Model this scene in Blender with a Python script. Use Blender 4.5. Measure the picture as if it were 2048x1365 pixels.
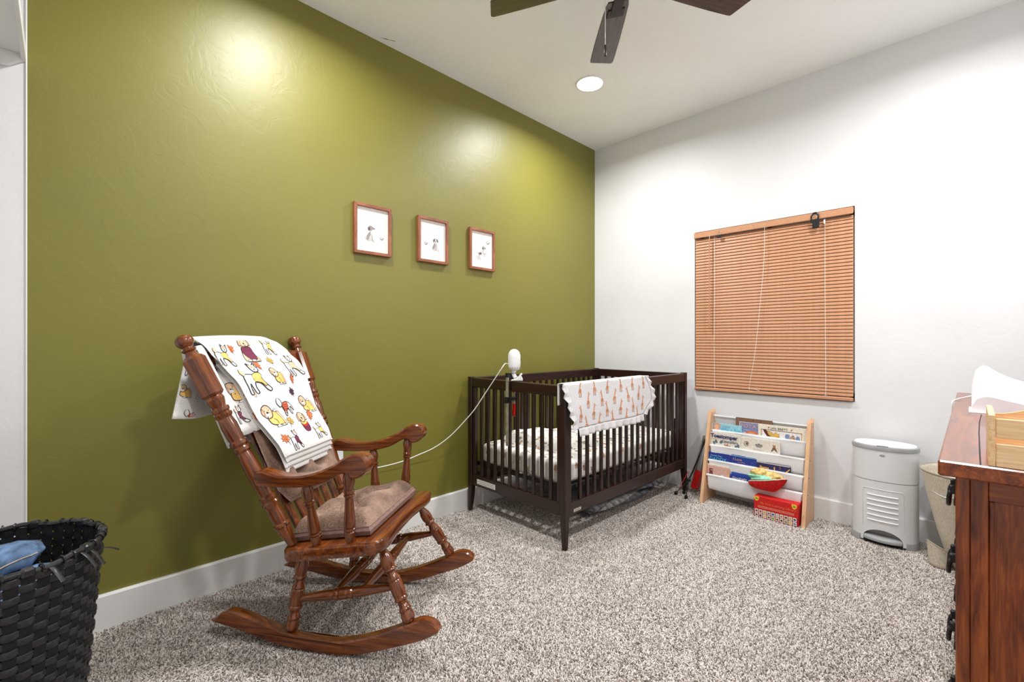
import bpy, math, random
from mathutils import Vector, Matrix, noise
from mathutils.geometry import tessellate_polygon
for _o in list(bpy.data.objects): bpy.data.objects.remove(_o)
R = math.radians; PI = math.pi
SC = bpy.context.scene
COL = SC.collection
random.seed(7)

# ------------------------------------------------------------------ camera, world, exposure
XB, YG, ZC = 3.298, 2.306, 2.74          # back wall, green wall, ceiling
YR, XN = -0.556, -0.72                   # wall behind the dresser, closet wall behind the camera
cam_d = bpy.data.cameras.new('camera'); cam = bpy.data.objects.new('camera', cam_d); COL.objects.link(cam)
cam_d.sensor_width = 36.0; cam_d.lens = 16.0; cam_d.clip_start = 0.02
cam.location = (0, 0, 1.081); cam.rotation_euler = (R(90), 0, R(45.27 - 90))
SC.camera = cam
wd = bpy.data.worlds.new('night'); SC.world = wd; wd.use_nodes = True
wd.node_tree.nodes['Background'].inputs[0].default_value = (0.02, 0.035, 0.16, 1)
wd.node_tree.nodes['Background'].inputs[1].default_value = 0.5
SC.view_settings.view_transform = 'Standard'; SC.view_settings.look = 'None'
SC.view_settings.gamma = 1.0; SC.view_settings.use_curve_mapping = False
SC.view_settings.exposure = 0.0
LAMP_W = 23.0                            # watts of each recessed ceiling light

# ------------------------------------------------------------------ materials
def s2l(c):
    return tuple(((x / 12.92) if x <= 0.04045 else ((x + 0.055) / 1.055) ** 2.4) for x in (c[0] / 255, c[1] / 255, c[2] / 255)) + (1,)
MATS = {}
def base(name, col, rough=0.5, metal=0.0, coat=0.0, spec=0.5, **kw):
    m = bpy.data.materials.new(name); m.use_nodes = True; MATS[name] = m
    nt = m.node_tree; b = nt.nodes['Principled BSDF']
    b.inputs['Base Color'].default_value = s2l(col); b.inputs['Roughness'].default_value = rough
    b.inputs['Metallic'].default_value = metal; b.inputs['Coat Weight'].default_value = coat
    b.inputs['Specular IOR Level'].default_value = spec
    for k, v in kw.items(): b.inputs[k.replace('_', ' ')].default_value = v
    return m, nt, b
def nd(nt, t, **kw):
    n = nt.nodes.new(t)
    for k, v in kw.items(): setattr(n, k, v)
    return n
def ramp(nt, fac, stops):
    r = nd(nt, 'ShaderNodeValToRGB'); e = r.color_ramp.elements
    while len(e) < len(stops): e.new(0.5)
    for el, (p, c) in zip(e, stops): el.position = p; el.color = s2l(c)
    nt.links.new(fac, r.inputs[0]); return r.outputs[0]
def coords(nt, scale=(1, 1, 1), kind='Object'):
    tc = nd(nt, 'ShaderNodeTexCoord'); mp = nd(nt, 'ShaderNodeMapping'); mp.inputs['Scale'].default_value = scale
    nt.links.new(tc.outputs[kind], mp.inputs[0]); return mp.outputs[0]
def tnoise(nt, vec, scale, detail=3, rough=0.5, dist=0.0):
    n = nd(nt, 'ShaderNodeTexNoise'); n.inputs['Scale'].default_value = scale; n.inputs['Detail'].default_value = detail
    n.inputs['Roughness'].default_value = rough; n.inputs['Distortion'].default_value = dist
    nt.links.new(vec, n.inputs['Vector']); return n.outputs['Fac']
def bump(nt, b, h, strength, dist=0.01):
    n = nd(nt, 'ShaderNodeBump'); n.inputs['Strength'].default_value = strength; n.inputs['Distance'].default_value = dist
    nt.links.new(h, n.inputs['Height']); nt.links.new(n.outputs[0], b.inputs['Normal'])
def plain(name, col, rough=0.5, nscale=40, var=0.06, bs=0.0, **kw):
    """one colour with a little procedural variation"""
    m, nt, b = base(name, col, rough, **kw)
    f = tnoise(nt, coords(nt), nscale)
    lo = tuple(max(0, c * (1 - var)) for c in col); hi = tuple(min(255, c * (1 + var)) for c in col)
    nt.links.new(ramp(nt, f, [(0.3, lo), (0.7, hi)]), b.inputs['Base Color'])
    if bs: bump(nt, b, f, bs, 0.003)
    return m
def wood(name, cols, axis='Z', rough=0.3, coat=0.3, scale=1.0, stretch=14, ring=1.0):
    m, nt, b = base(name, cols[1], rough, coat=coat)
    sc = [stretch * scale] * 3; sc['XYZ'.index(axis)] = 1.0 * scale
    v = coords(nt, tuple(sc)); f = tnoise(nt, v, 3.0, 6, 0.62, 1.2)
    sc2 = [x * 5 for x in sc]; sc2['XYZ'.index(axis)] = 3 * scale
    f2 = tnoise(nt, coords(nt, tuple(sc2)), 4.0, 3)
    mx = nd(nt, 'ShaderNodeMath', operation='MULTIPLY_ADD'); mx.inputs[1].default_value = 0.35
    nt.links.new(f2, mx.inputs[0]); nt.links.new(f, mx.inputs[2])
    nt.links.new(ramp(nt, mx.outputs[0], [(0.42, cols[0]), (0.62, cols[1]), (0.85, cols[2])]), b.inputs['Base Color'])
    bump(nt, b, f2, 0.05 * ring, 0.002)
    b.inputs['Coat Roughness'].default_value = 0.15
    return m
def knockdown(name, col, rough, bs, spec=0.5):
    m, nt, b = base(name, col, rough, spec=spec)
    v = coords(nt)
    a = tnoise(nt, v, 7, 6, 0.6, 1.5); r = ramp(nt, a, [(0.47, (0, 0, 0)), (0.53, (255, 255, 255))])
    fine = tnoise(nt, v, 60, 4, 0.6)
    mx = nd(nt, 'ShaderNodeMath', operation='MULTIPLY_ADD'); mx.inputs[1].default_value = 0.35
    nt.links.new(fine, mx.inputs[0]); nt.links.new(r, mx.inputs[2])
    bump(nt, b, mx.outputs[0], bs, 0.002)
    c2 = tnoise(nt, v, 1.3, 3)
    nt.links.new(ramp(nt, c2, [(0.3, tuple(x * 0.97 for x in col)), (0.7, tuple(min(255, x * 1.02) for x in col))]), b.inputs['Base Color'])
    return m
knockdown('green_paint', (123, 118, 45), 0.46, 0.10, 0.6)
knockdown('white_paint', (229, 229, 230), 0.55, 0.12)
knockdown('ceiling_paint', (249, 250, 249), 0.8, 0.35)
plain('trim_white', (238, 238, 236), 0.35, 5, 0.01)
plain('carpet_base', (146, 135, 126), 0.95, 120, 0.3)
CW = [(40, 15, 3), (96, 43, 10), (146, 77, 24)]
for ax in 'XYZ': wood('rocker_wood_' + ax.lower(), CW, ax, 0.22, 0.5)
for ax in 'XYZ': wood('espresso_' + ax.lower(), [(20, 7, 5), (34, 14, 10), (50, 23, 17)], ax, 0.34, 0.1)
for ax in 'XYZ': wood('oak_cherry_' + ax.lower(), [(62, 22, 4), (116, 50, 13), (154, 78, 24)], ax, 0.27, 0.3, 1.6, 10)
for ax in 'XYZ': wood('pine_' + ax.lower(), [(196, 148, 98), (226, 186, 138), (238, 205, 162)], ax, 0.5, 0.0, 1.5, 18)
wood('beech', [(208, 158, 116), (222, 174, 132), (232, 190, 150)], 'Z', 0.4, 0.1, 1.0, 12)
for ax in 'XYZ': wood('frame_wood_' + ax.lower(), [(80, 38, 22), (142, 84, 56), (168, 106, 76)], ax, 0.5, 0.0, 3.0, 9)
wood('blind_wood', [(184, 128, 92), (194, 140, 103), (202, 149, 112)], 'Y', 0.45, 0.0, 2.0, 10, 0.3)
for ax in 'XY': wood('fan_walnut_' + ax.lower(), [(40, 30, 26), (66, 52, 46), (88, 72, 64)], ax, 0.35, 0.2, 2.0, 10)
plain('fleece', (228, 226, 223), 0.95, 300, 0.04, 0.3)
plain('muslin', (230, 230, 232), 0.9, 200, 0.03, 0.2)
plain('sling_cloth', (240, 240, 240), 0.9, 200, 0.02, 0.1, Alpha=0.86)
plain('paper', (238, 234, 228), 0.8, 30, 0.02)
plain('black_plastic', (16, 16, 18), 0.35, 30, 0.2)
plain('black_rubber', (12, 12, 12), 0.7, 30, 0.2)
plain('black_wicker', (36, 36, 39), 0.3, 90, 0.3)
plain('black_stake', (7, 7, 8), 0.75, 90, 0.3)
plain('black_iron', (20, 18, 24), 0.4, 60, 0.2)
plain('white_plastic', (236, 236, 236), 0.3, 20, 0.01)
plain('pail_white', (226, 227, 228), 0.28, 8, 0.01)
plain('pail_rib', (243, 244, 245), 0.28, 8, 0.01)
plain('pail_grey', (158, 160, 162), 0.4, 20, 0.03)
plain('dark_gap', (26, 24, 24), 0.8, 20, 0.1)
plain('steel', (190, 184, 176), 0.35, 60, 0.12, metal=0.7)
plain('red_plastic', (205, 22, 14), 0.3, 20, 0.05)
plain('canvas', (206, 196, 178), 0.9, 120, 0.07, 0.25)
plain('canvas_trim', (168, 158, 140), 0.9, 120, 0.07, 0.2)
plain('denim', (80, 102, 132), 0.9, 34, 0.4, 0.4)
plain('denim_seam', (188, 170, 150), 0.9, 90, 0.1)
plain('grey_quilt', (112, 112, 116), 0.9, 60, 0.12, 0.3)
plain('light_quilt', (150, 150, 148), 0.9, 60, 0.1, 0.3)
plain('black_metal', (14, 13, 13), 0.4, 40, 0.1)
plain('pad_white', (240, 240, 246), 0.75, 14, 0.015, 0.1)
plain('cord_white', (238, 236, 232), 0.5, 20, 0.02)
plain('cord_cream', (226, 196, 158), 0.7, 20, 0.04)
plain('bag_red', (196, 18, 16), 0.85, 90, 0.2, 0.4)
plain('cloth_mint', (150, 214, 184), 0.9, 60, 0.12, 0.3)
plain('cloth_ochre', (222, 190, 120), 0.9, 60, 0.14, 0.3)
plain('cloth_green', (92, 170, 110), 0.9, 60, 0.14, 0.3)
plain('fan_bronze', (44, 38, 36), 0.35, 20, 0.1, metal=0.6)
plain('marble_white', (228, 230, 230), 0.5, 6, 0.05)
for nm, c in dict(ink_black=(24, 22, 26), ink_tan=(222, 190, 156), ink_yellow=(238, 196, 108), ink_maroon=(112, 32, 66), ink_red=(188, 40, 34),
                  ink_orange=(222, 116, 60), ink_purple=(74, 34, 70), ink_olive=(206, 170, 84), ink_white=(230, 228, 225), ink_peach=(226, 172, 138),
                  ink_rust=(192, 112, 72), ink_navy=(38, 38, 92), ink_blue=(40, 78, 168), ink_deepblue=(30, 56, 140), ink_sky=(150, 205, 220), ink_cyan=(72, 178, 212),
                  ink_brown=(124, 92, 72), ink_cream=(232, 224, 206), ink_grey=(150, 144, 142), ink_darkgrey=(88, 84, 84), ink_slate=(92, 116, 128),
                  ink_pinkpaper=(216, 172, 158), ink_darkred=(98, 26, 24), ink_gold=(236, 178, 66), ink_lav=(128, 134, 178), ink_skin=(206, 160, 138),
                  ink_ivory=(228, 220, 206), ink_wine=(150, 24, 60), ink_redbox=(206, 22, 20), ink_yellowtag=(246, 190, 40), ink_green=(120, 150, 70),
                  ink_palegrey=(196, 192, 190), ink_bluegrey=(120, 140, 180)).items():
    plain(nm, c, 0.7, 80, 0.05)
# brown chenille of the chair pads: streaky
m, nt, b = base('chenille', (140, 112, 96), 0.8)
v = coords(nt, (40, 260, 40)); f = tnoise(nt, v, 3, 5, 0.75)
f2 = tnoise(nt, coords(nt), 9, 3)
mx = nd(nt, 'ShaderNodeMath', operation='MULTIPLY_ADD'); mx.inputs[1].default_value = 0.7; nt.links.new(f2, mx.inputs[0]); nt.links.new(f, mx.inputs[2])
nt.links.new(ramp(nt, mx.outputs[0], [(0.64, (58, 40, 32)), (0.85, (124, 96, 80)), (1.02, (168, 138, 120))]), b.inputs['Base Color'])
b.inputs['Sheen Weight'].default_value = 0.15; b.inputs['Sheen Roughness'].default_value = 0.4
bump(nt, b, f, 0.25, 0.003)
plain('suede_band', (140, 112, 102), 0.8, 60, 0.07)
# nursery sheet: white cotton printed with small animals and twigs
def printed(name, s, dens):
    m, nt, b = base(name, (240, 236, 230), 0.9)
    v = coords(nt)
    w = nd(nt, 'ShaderNodeTexVoronoi', feature='F1'); w.inputs['Scale'].default_value = s; nt.links.new(v, w.inputs['Vector'])
    n1 = tnoise(nt, v, s * 3.2, 3, 0.6, 0.8)
    blob = nd(nt, 'ShaderNodeMath', operation='MULTIPLY_ADD'); blob.inputs[1].default_value = 0.9
    nt.links.new(n1, blob.inputs[0]); nt.links.new(w.outputs['Distance'], blob.inputs[2])
    mask = ramp(nt, blob.outputs[0], [(dens, (255, 255, 255)), (dens + 0.04, (0, 0, 0))])
    sep = nd(nt, 'ShaderNodeSeparateColor'); nt.links.new(w.outputs['Color'], sep.inputs[0])
    tint = ramp(nt, sep.outputs[0], [(0.0, (196, 140, 96)), (0.3, (130, 128, 122)), (0.55, (205, 160, 120)), (0.8, (150, 146, 128))])
    mixn = nd(nt, 'ShaderNodeMix', data_type='RGBA'); mixn.inputs['A'].default_value = s2l((240, 236, 230))
    nt.links.new(mask, mixn.inputs['Factor']); nt.links.new(tint, mixn.inputs['B'])
    ln = tnoise(nt, v, s * 2.1, 2, 0.5, 2.0)
    line = ramp(nt, ln, [(0.492, (0, 0, 0)), (0.498, (255, 255, 255)), (0.502, (255, 255, 255)), (0.508, (0, 0, 0))])
    gate = ramp(nt, tnoise(nt, v, s * 0.9, 2), [(0.50, (0, 0, 0)), (0.54, (255, 255, 255))])
    mul = nd(nt, 'ShaderNodeMath', operation='MULTIPLY'); nt.links.new(line, mul.inputs[0]); nt.links.new(gate, mul.inputs[1])
    mix2 = nd(nt, 'ShaderNodeMix', data_type='RGBA'); mix2.inputs['B'].default_value = s2l((88, 82, 78))
    nt.links.new(mul.outputs[0], mix2.inputs['Factor']); nt.links.new(mixn.outputs['Result'], mix2.inputs['A'])
    nt.links.new(mix2.outputs['Result'], b.inputs['Base Color'])
    bump(nt, b, tnoise(nt, v, 12, 3), 0.25, 0.006)
printed('sheet_print', 14, 0.70); printed('swaddle_print', 26, 0.74)
# carpet yarn: every tuft its own tone
m, nt, b = base('carpet_yarn', (160, 148, 138), 0.95, spec=0.1)
oi = nd(nt, 'ShaderNodeObjectInfo')
nt.links.new(ramp(nt, oi.outputs['Random'], [(0.0, (118, 107, 99)), (0.2, (158, 147, 139)), (0.5, (202, 192, 184)), (0.78, (226, 218, 211)), (1.0, (243, 237, 231))]), b.inputs['Base Color'])
# glass
m, nt, b = base('glass', (255, 255, 255), 0.02); b.inputs['Transmission Weight'].default_value = 1.0
# lamp lens
m = bpy.data.materials.new('lamp_lens'); m.use_nodes = True; MATS['lamp_lens'] = m
m.node_tree.nodes['Principled BSDF'].inputs['Emission Color'].default_value = (1, 0.98, 0.95, 1)
m.node_tree.nodes['Principled BSDF'].inputs['Emission Strength'].default_value = 14.0
M = MATS

# ------------------------------------------------------------------ geometry helpers
class G:
    def __init__(s): s.v = []; s.f = []; s.m = []; s.mats = []
    def mi(s, name):
        if name is None: return 0
        if name not in s.mats: s.mats.append(name)
        return s.mats.index(name)
    def add(s, vs, fs, mat=None, X=None):
        o = len(s.v); k = s.mi(mat)
        for p in vs:
            p = Vector(p); s.v.append(tuple(X @ p if X is not None else p))
        for f in fs: s.f.append(tuple(i + o for i in f)); s.m.append(k)
        return s
    def box(s, x0, x1, y0, y1, z0, z1, b=0.0, X=None, mat=None):
        if b <= 0:
            vs = [(x, y, z) for z in (z0, z1) for y in (y0, y1) for x in (x0, x1)]
            return s.add(vs, [(0, 2, 3, 1), (4, 5, 7, 6), (0, 1, 5, 4), (2, 6, 7, 3), (0, 4, 6, 2), (1, 3, 7, 5)], mat, X)
        vs = []; idx = {}
        lim = ((x0, x1), (y0, y1), (z0, z1))
        for i in range(8):
            c = [(i >> a) & 1 for a in range(3)]
            for a in range(3):
                p = []
                for q in range(3):
                    w = lim[q][c[q]]
                    if q != a: w += b if c[q] == 0 else -b
                    p.append(w)
                idx[(tuple(c), a)] = len(vs); vs.append(tuple(p))
        fs = []
        for a in range(3):
            o1, o2 = (a + 1) % 3, (a + 2) % 3
            for sd in (0, 1):
                q = []
                for d1, d2 in ((0, 0), (1, 0), (1, 1), (0, 1)):
                    c = [0, 0, 0]; c[a] = sd; c[o1] = d1; c[o2] = d2; q.append(idx[(tuple(c), a)])
                fs.append(tuple(q if sd else q[::-1]))
            for d1 in (0, 1):
                for d2 in (0, 1):
                    c0 = [0, 0, 0]; c0[o1] = d1; c0[o2] = d2; c1 = list(c0); c1[a] = 1
                    q = [idx[(tuple(c0), o1)], idx[(tuple(c1), o1)], idx[(tuple(c1), o2)], idx[(tuple(c0), o2)]]
                    fs.append(tuple(q if (d1 != d2) else q[::-1]))
        for i in range(8):
            c = tuple((i >> a) & 1 for a in range(3)); t = [idx[(c, a)] for a in range(3)]
            fs.append(tuple(t if sum(c) % 2 == 1 else t[::-1]))
        return s.add(vs, fs, mat, X)
    def rings(s, rs, closed=True, caps=True, mat=None, X=None, loop=False):
        """loft through rings of equal count"""
        n = len(rs[0]); vs = [p for r in rs for p in r]; fs = []
        m = len(rs)
        for i in range(m if loop else m - 1):
            a, c = i * n, ((i + 1) % m) * n
            for j in range(n if closed else n - 1):
                k = (j + 1) % n; fs.append((a + j, a + k, c + k, c + j))
        if caps and closed and not loop:
            fs.append(tuple(range(n))[::-1]); fs.append(tuple(range((m - 1) * n, m * n)))
        return s.add(vs, fs, mat, X)
    def lathe(s, prof, n=16, mat=None, X=None, sx=1.0, sy=1.0):
        return s.rings([[(r * math.cos(2 * PI * j / n) * sx, r * math.sin(2 * PI * j / n) * sy, z) for j in range(n)] for r, z in prof], mat=mat, X=X)
    def prism(s, poly, y0, y1, mat=None, X=None, bev=0.0):
        """poly in (x,z), extruded along y"""
        A = sum(poly[i][0] * poly[(i + 1) % len(poly)][1] - poly[(i + 1) % len(poly)][0] * poly[i][1] for i in range(len(poly)))
        if A < 0: poly = poly[::-1]
        if bev > 0:
            ins = inset(poly, bev)
            rs = [[(x, y0, z) for x, z in ins], [(x, y0 + bev, z) for x, z in poly], [(x, y1 - bev, z) for x, z in poly], [(x, y1, z) for x, z in ins]]
        else: rs = [[(x, y0, z) for x, z in poly], [(x, y1, z) for x, z in poly]]
        n = len(poly); vs = [p for r in rs for p in r]; fs = []
        for i in range(len(rs) - 1):
            for j in range(n):
                k = (j + 1) % n; fs.append((i * n + j, (i + 1) * n + j, (i + 1) * n + k, i * n + k))
        tr = tessellate_polygon([[Vector((x, z, 0)) for x, z in poly]])
        e = (len(rs) - 1) * n
        for t in tr:
            a, b_, c = t
            ar = (poly[b_][0] - poly[a][0]) * (poly[c][1] - poly[a][1]) - (poly[c][0] - poly[a][0]) * (poly[b_][1] - poly[a][1])
            if ar < 0: a, b_, c = c, b_, a
            fs.append((a, b_, c)); fs.append((e + c, e + b_, e + a))
        return s.add(vs, fs, mat, X)
    def tube(s, path, r, n=8, mat=None, X=None, loop=False, flat=None):
        path = [Vector(p) for p in path]; rs = []; up = Vector((0, 0, 1))
        m = len(path)
        for i, p in enumerate(path):
            if loop: t = path[(i + 1) % m] - path[i - 1]
            else: t = path[min(i + 1, m - 1)] - path[max(i - 1, 0)]
            t.normalize()
            a = t.cross(up)
            if a.length < 1e-3: a = t.cross(Vector((0, 1, 0)))
            a.normalize(); b_ = a.cross(t)
            rr = r[i] if isinstance(r, (list, tuple)) else r
            fl = flat if flat else 1.0
            rs.append([tuple(p + a * (rr * math.cos(2 * PI * j / n)) + b_ * (rr * fl * math.sin(2 * PI * j / n))) for j in range(n)])
        return s.rings(rs, mat=mat, X=X, loop=loop)
    def grid(s, fn, nu, nv, mat=None, X=None, flip=False):
        vs = [fn(i / nu, j / nv) for j in range(nv + 1) for i in range(nu + 1)]; fs = []
        for j in range(nv):
            for i in range(nu):
                a = j * (nu + 1) + i; q = (a, a + 1, a + nu + 2, a + nu + 1); fs.append(q[::-1] if flip else q)
        return s.add(vs, fs, mat, X)
def inset(poly, d):
    n = len(poly); out = []
    for i in range(n):
        p0, p1, p2 = Vector(poly[i - 1]), Vector(poly[i]), Vector(poly[(i + 1) % n])
        e1 = (p1 - p0); e2 = (p2 - p1)
        if e1.length < 1e-9 or e2.length < 1e-9: out.append(tuple(p1)); continue
        e1.normalize(); e2.normalize()
        n1 = Vector((-e1.y, e1.x)); n2 = Vector((-e2.y, e2.x)); k = n1 + n2
        if k.length < 1e-6: k = n1
        k.normalize(); q = max(0.4, k.dot(n1)); out.append(tuple(p1 + k * (d / q)))
    return out
def mesh_of(g, name, mat):
    me = bpy.data.meshes.new(name); me.from_pydata(g.v, [], g.f)
    for nm in (g.mats if g.mats else [mat]): me.materials.append(M[nm] if nm else None)
    if g.mats:
        for p, k in zip(me.polygons, g.m): p.material_index = k
    me.update(); return me
def obj(name, g, mat=None, parent=None, X=None, smooth=False, ang=35, me=None):
    if me is None:
        me = mesh_of(g, name, mat)
        if smooth:
            me.shade_smooth(); me.set_sharp_from_angle(angle=R(ang))
    o = bpy.data.objects.new(name, me); COL.objects.link(o)
    if parent is not None: o.parent = parent
    if X is not None: o.matrix_basis = X
    return o
def thing(name, label, cat, loc=(0, 0, 0), rz=0.0, group=None, X=None):
    o = bpy.data.objects.new(name, None); COL.objects.link(o); o.empty_display_size = 0.05
    if X is not None: o.matrix_basis = X
    else: o.location = loc; o.rotation_euler = (0, 0, rz)
    return tag(o, label, cat, group)
def tag(o, label, cat, group=None):
    o['label'] = label; o['category'] = cat
    if group: o['group'] = group
    return o
def struct(name, g, mat, label=None, smooth=False):
    o = obj(name, g, mat, smooth=smooth); o['kind'] = 'structure'
    if label: o['label'] = label
    return o
def T(x, y, z): return Matrix.Translation((x, y, z))
def RX(a): return Matrix.Rotation(R(a), 4, 'X')
def RY(a): return Matrix.Rotation(R(a), 4, 'Y')
def RZ(a): return Matrix.Rotation(R(a), 4, 'Z')
def along(p0, p1, roll=0.0):
    """matrix taking local +Z from p0 towards p1"""
    p0, p1 = Vector(p0), Vector(p1); z = (p1 - p0).normalized()
    x = Vector((0, 1, 0)).cross(z)
    if x.length < 1e-4: x = Vector((1, 0, 0))
    x.normalize(); y = z.cross(x)
    m = Matrix((x, y, z)).transposed().to_4x4(); m.translation = p0
    return m @ Matrix.Rotation(roll, 4, 'Z'), (p1 - p0).length
def smoothpath(pts, k=6, loop=False):
    out = []; n = len(pts); P = [Vector(p) for p in pts]
    for i in range(n if loop else n - 1):
        p1, p2 = P[i], P[(i + 1) % n]
        p0 = P[i - 1] if (loop or i > 0) else p1 * 2 - p2
        p3 = P[(i + 2) % n] if (loop or i + 2 < n) else p2 * 2 - p1
        for j in range(k):
            t = j / k
            out.append(0.5 * ((2 * p1) + (p2 - p0) * t + (2 * p0 - 5 * p1 + 4 * p2 - p3) * t * t + (3 * p1 - p0 - 3 * p2 + p3) * t ** 3))
    if not loop: out.append(P[-1])
    return out
def text_mesh(body, size, bold=0.0, shear=0.0, align='LEFT', space=1.0):
    cu = bpy.data.curves.new('lettering', 'FONT'); cu.body = body; cu.size = size; cu.offset = bold; cu.shear = shear
    cu.align_x = align; cu.space_character = space; cu.resolution_u = 3; cu.extrude = 0.0001
    o = bpy.data.objects.new('lettering', cu); COL.objects.link(o)
    dg = bpy.context.evaluated_depsgraph_get(); me = bpy.data.meshes.new_from_object(o.evaluated_get(dg))
    bpy.data.objects.remove(o); return me
def text(body, size, mat, parent, X, **kw):
    me = text_mesh(body, size, **kw); me.materials.clear(); me.materials.append(M[mat])
    return obj('lettering', None, parent=parent, X=X, me=me)
# ---- flat drawings: lists of (polygon, ink); strokes become ribbons
def ell(cx, cy, rx, ry, n=14, rot=0.0, a0=0.0, a1=360.0):
    c, s = math.cos(R(rot)), math.sin(R(rot)); out = []
    m = n if a1 - a0 >= 360 else n + 1
    for i in range(m):
        t = R(a0 + (a1 - a0) * i / n); x, y = rx * math.cos(t), ry * math.sin(t); out.append((cx + x * c - y * s, cy + x * s + y * c))
    return out
def ribbon(pts, w, closed=False):
    P = [Vector(p) for p in pts]; n = len(P); out = []
    def nrm(i):
        a = P[(i - 1) % n] if closed or i > 0 else P[i]; b_ = P[(i + 1) % n] if closed or i < n - 1 else P[i]
        d = (b_ - a)
        if d.length < 1e-9: return Vector((0, 1))
        d.normalize(); return Vector((-d.y, d.x))
    for i in range(n if closed else n - 1):
        j = (i + 1) % n; a, b_ = nrm(i) * w / 2, nrm(j) * w / 2
        out.append([tuple(P[i] + a), tuple(P[i] - a), tuple(P[j] - b_), tuple(P[j] + b_)])
    return out
def sm2(pts, k=4, loop=True): return [(p.x, p.y) for p in smoothpath([(x, y, 0) for x, y in pts], k, loop)]
def shape(pts, fill, w=0.0, ink='ink_black', smooth=True):
    q = sm2(pts) if smooth else pts; out = []
    if fill: out.append((q, fill))
    if w: out += [(r, ink) for r in ribbon(q, w, True)]
    return out
def line(pts, w, ink='ink_black', smooth=True):
    return [(r, ink) for r in ribbon(sm2(pts, 4, False) if smooth else pts, w)]
def place(motif, x, y, s, rot=0.0, flip=False):
    c, sn = math.cos(R(rot)), math.sin(R(rot)); out = []
    for poly, ink in motif:
        q = []
        for px, py in poly:
            if flip: px = -px
            q.append((x + s * (px * c - py * sn), y + s * (px * sn + py * c)))
        out.append((q, ink))
    return out
def draw(g, items, S, sub=0, lift=0.0004, step=0.00004, clip=None):
    """lay polygons on the surface S(u,v,height) -> point; later polygons lie a hair higher"""
    for k, (poly, ink) in enumerate(items):
        if clip: 
            cx = sum(p[0] for p in poly) / len(poly); cy = sum(p[1] for p in poly) / len(poly)
            if not (clip[0] < cx < clip[1] and clip[2] < cy < clip[3]): continue
            poly = [(min(max(x, clip[0]), clip[1]), min(max(y, clip[2]), clip[3])) for x, y in poly]
        tr = tessellate_polygon([[Vector((x, y, 0)) for x, y in poly]])
        tris = [[poly[i] for i in t] for t in tr]
        for _ in range(sub):
            nt_ = []
            for a, b_, c in tris:
                if max(abs(a[0] - b_[0]), abs(a[1] - b_[1]), abs(c[0] - b_[0]), abs(c[1] - b_[1]), abs(a[0] - c[0]), abs(a[1] - c[1])) < 0.012: nt_.append([a, b_, c]); continue
                ab = ((a[0] + b_[0]) / 2, (a[1] + b_[1]) / 2); bc = ((c[0] + b_[0]) / 2, (c[1] + b_[1]) / 2); ca = ((a[0] + c[0]) / 2, (a[1] + c[1]) / 2)
                nt_ += [[a, ab, ca], [ab, b_, bc], [ca, bc, c], [ab, bc, ca]]
            tris = nt_
        h = lift + step * min(k % 60, 59)
        vs = []; fs = []
        for t in tris:
            ar = (t[1][0] - t[0][0]) * (t[2][1] - t[0][1]) - (t[2][0] - t[0][0]) * (t[1][1] - t[0][1])
            if abs(ar) < 1e-12: continue
            if ar < 0: t = t[::-1]
            fs.append((len(vs), len(vs) + 1, len(vs) + 2)); vs += [S(p[0], p[1], h) for p in t]
        if vs: g.add(vs, fs, ink)
FLATXZ = lambda u, v, h: (u, -h, v)      # drawings on a face that looks along -Y

# ------------------------------------------------------------------ the room
FZ = -0.010
struct('floor', G().box(XN - .1, XB + .1, YR - .1, YG + .1, FZ - .1, FZ), 'carpet_base', 'floor under the speckled taupe carpet')
struct('ceiling', G().box(XN - .1, XB + .1, YR - .1, YG + .1, ZC, ZC + .1), 'ceiling_paint', 'white textured ceiling')
g = G(); draw(g, [(sm2([(0, 0), (.012, .006), (.03, .004), (.05, .010), (.03, .012), (.01, .014)], 2), 'ink_brown'), (sm2([(.04, .012), (.06, .012), (.07, .018), (.05, .018)], 2), 'ink_brown')], lambda u, v, h: (1.237 + u * .9 + v, 2.276 - u * .25 - v, ZC - h)); o = obj('paint_chip', g, None, bpy.data.objects['ceiling'])
XE = -0.085                                    # where the green paint ends
struct('wall_left', G().box(XE, XB, YG, YG + .1, FZ, ZC), 'green_paint', 'olive green accent wall')
struct('wall_closet', G().box(XN, XE, YG, YG + .1, FZ, ZC), 'white_paint', 'white textured closet end wall')
struct('trim_1', G().box(XE - .003, XE + .0015, YG - .004, YG, FZ, ZC, .001), 'trim_white', 'white corner bead between green and white wall')
struct('wall_right', G().box(XN, XB, YR - .1, YR, FZ, ZC), 'white_paint', 'white wall behind the dresser')
struct('wall_front', G().box(XN - .1, XN, YR - .1, YG + .1, FZ, ZC), 'white_paint', 'white closet back wall behind the camera')
WY0, WY1, WZ0, WZ1 = 0.4800, 1.4265, 0.722, 1.874    # window opening
wb = G()
wb.box(XB, XB + .14, WY1, YG + .1, FZ, ZC).box(XB, XB + .14, YR - .1, WY0, FZ, ZC)
wb.box(XB, XB + .14, WY0, WY1, FZ, WZ0).box(XB, XB + .14, WY0, WY1, WZ1, ZC)
struct('wall_back', wb, 'white_paint', 'white wall with the window')
def base_prof(d): return [(0, FZ), (d, FZ), (d, .120), (d - .004, .1265), (0, .1265)]
g = G().rings([[(x, YG - d, z) for d, z in base_prof(.015)] for x in (XE, XB)])
struct('baseboard_left', g, 'trim_white', 'white baseboard under the green wall')
g = G().rings([[(XB - d, y, z) for d, z in base_prof(.015)] for y in (YG, YR)])
struct('baseboard_back', g, 'trim_white', 'white baseboard under the window wall')
g = G().rings([[(x, YR + d, z) for d, z in base_prof(.015)] for x in (XB, XN)])
struct('baseboard_right', g, 'trim_white', 'white baseboard behind the dresser')
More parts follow.
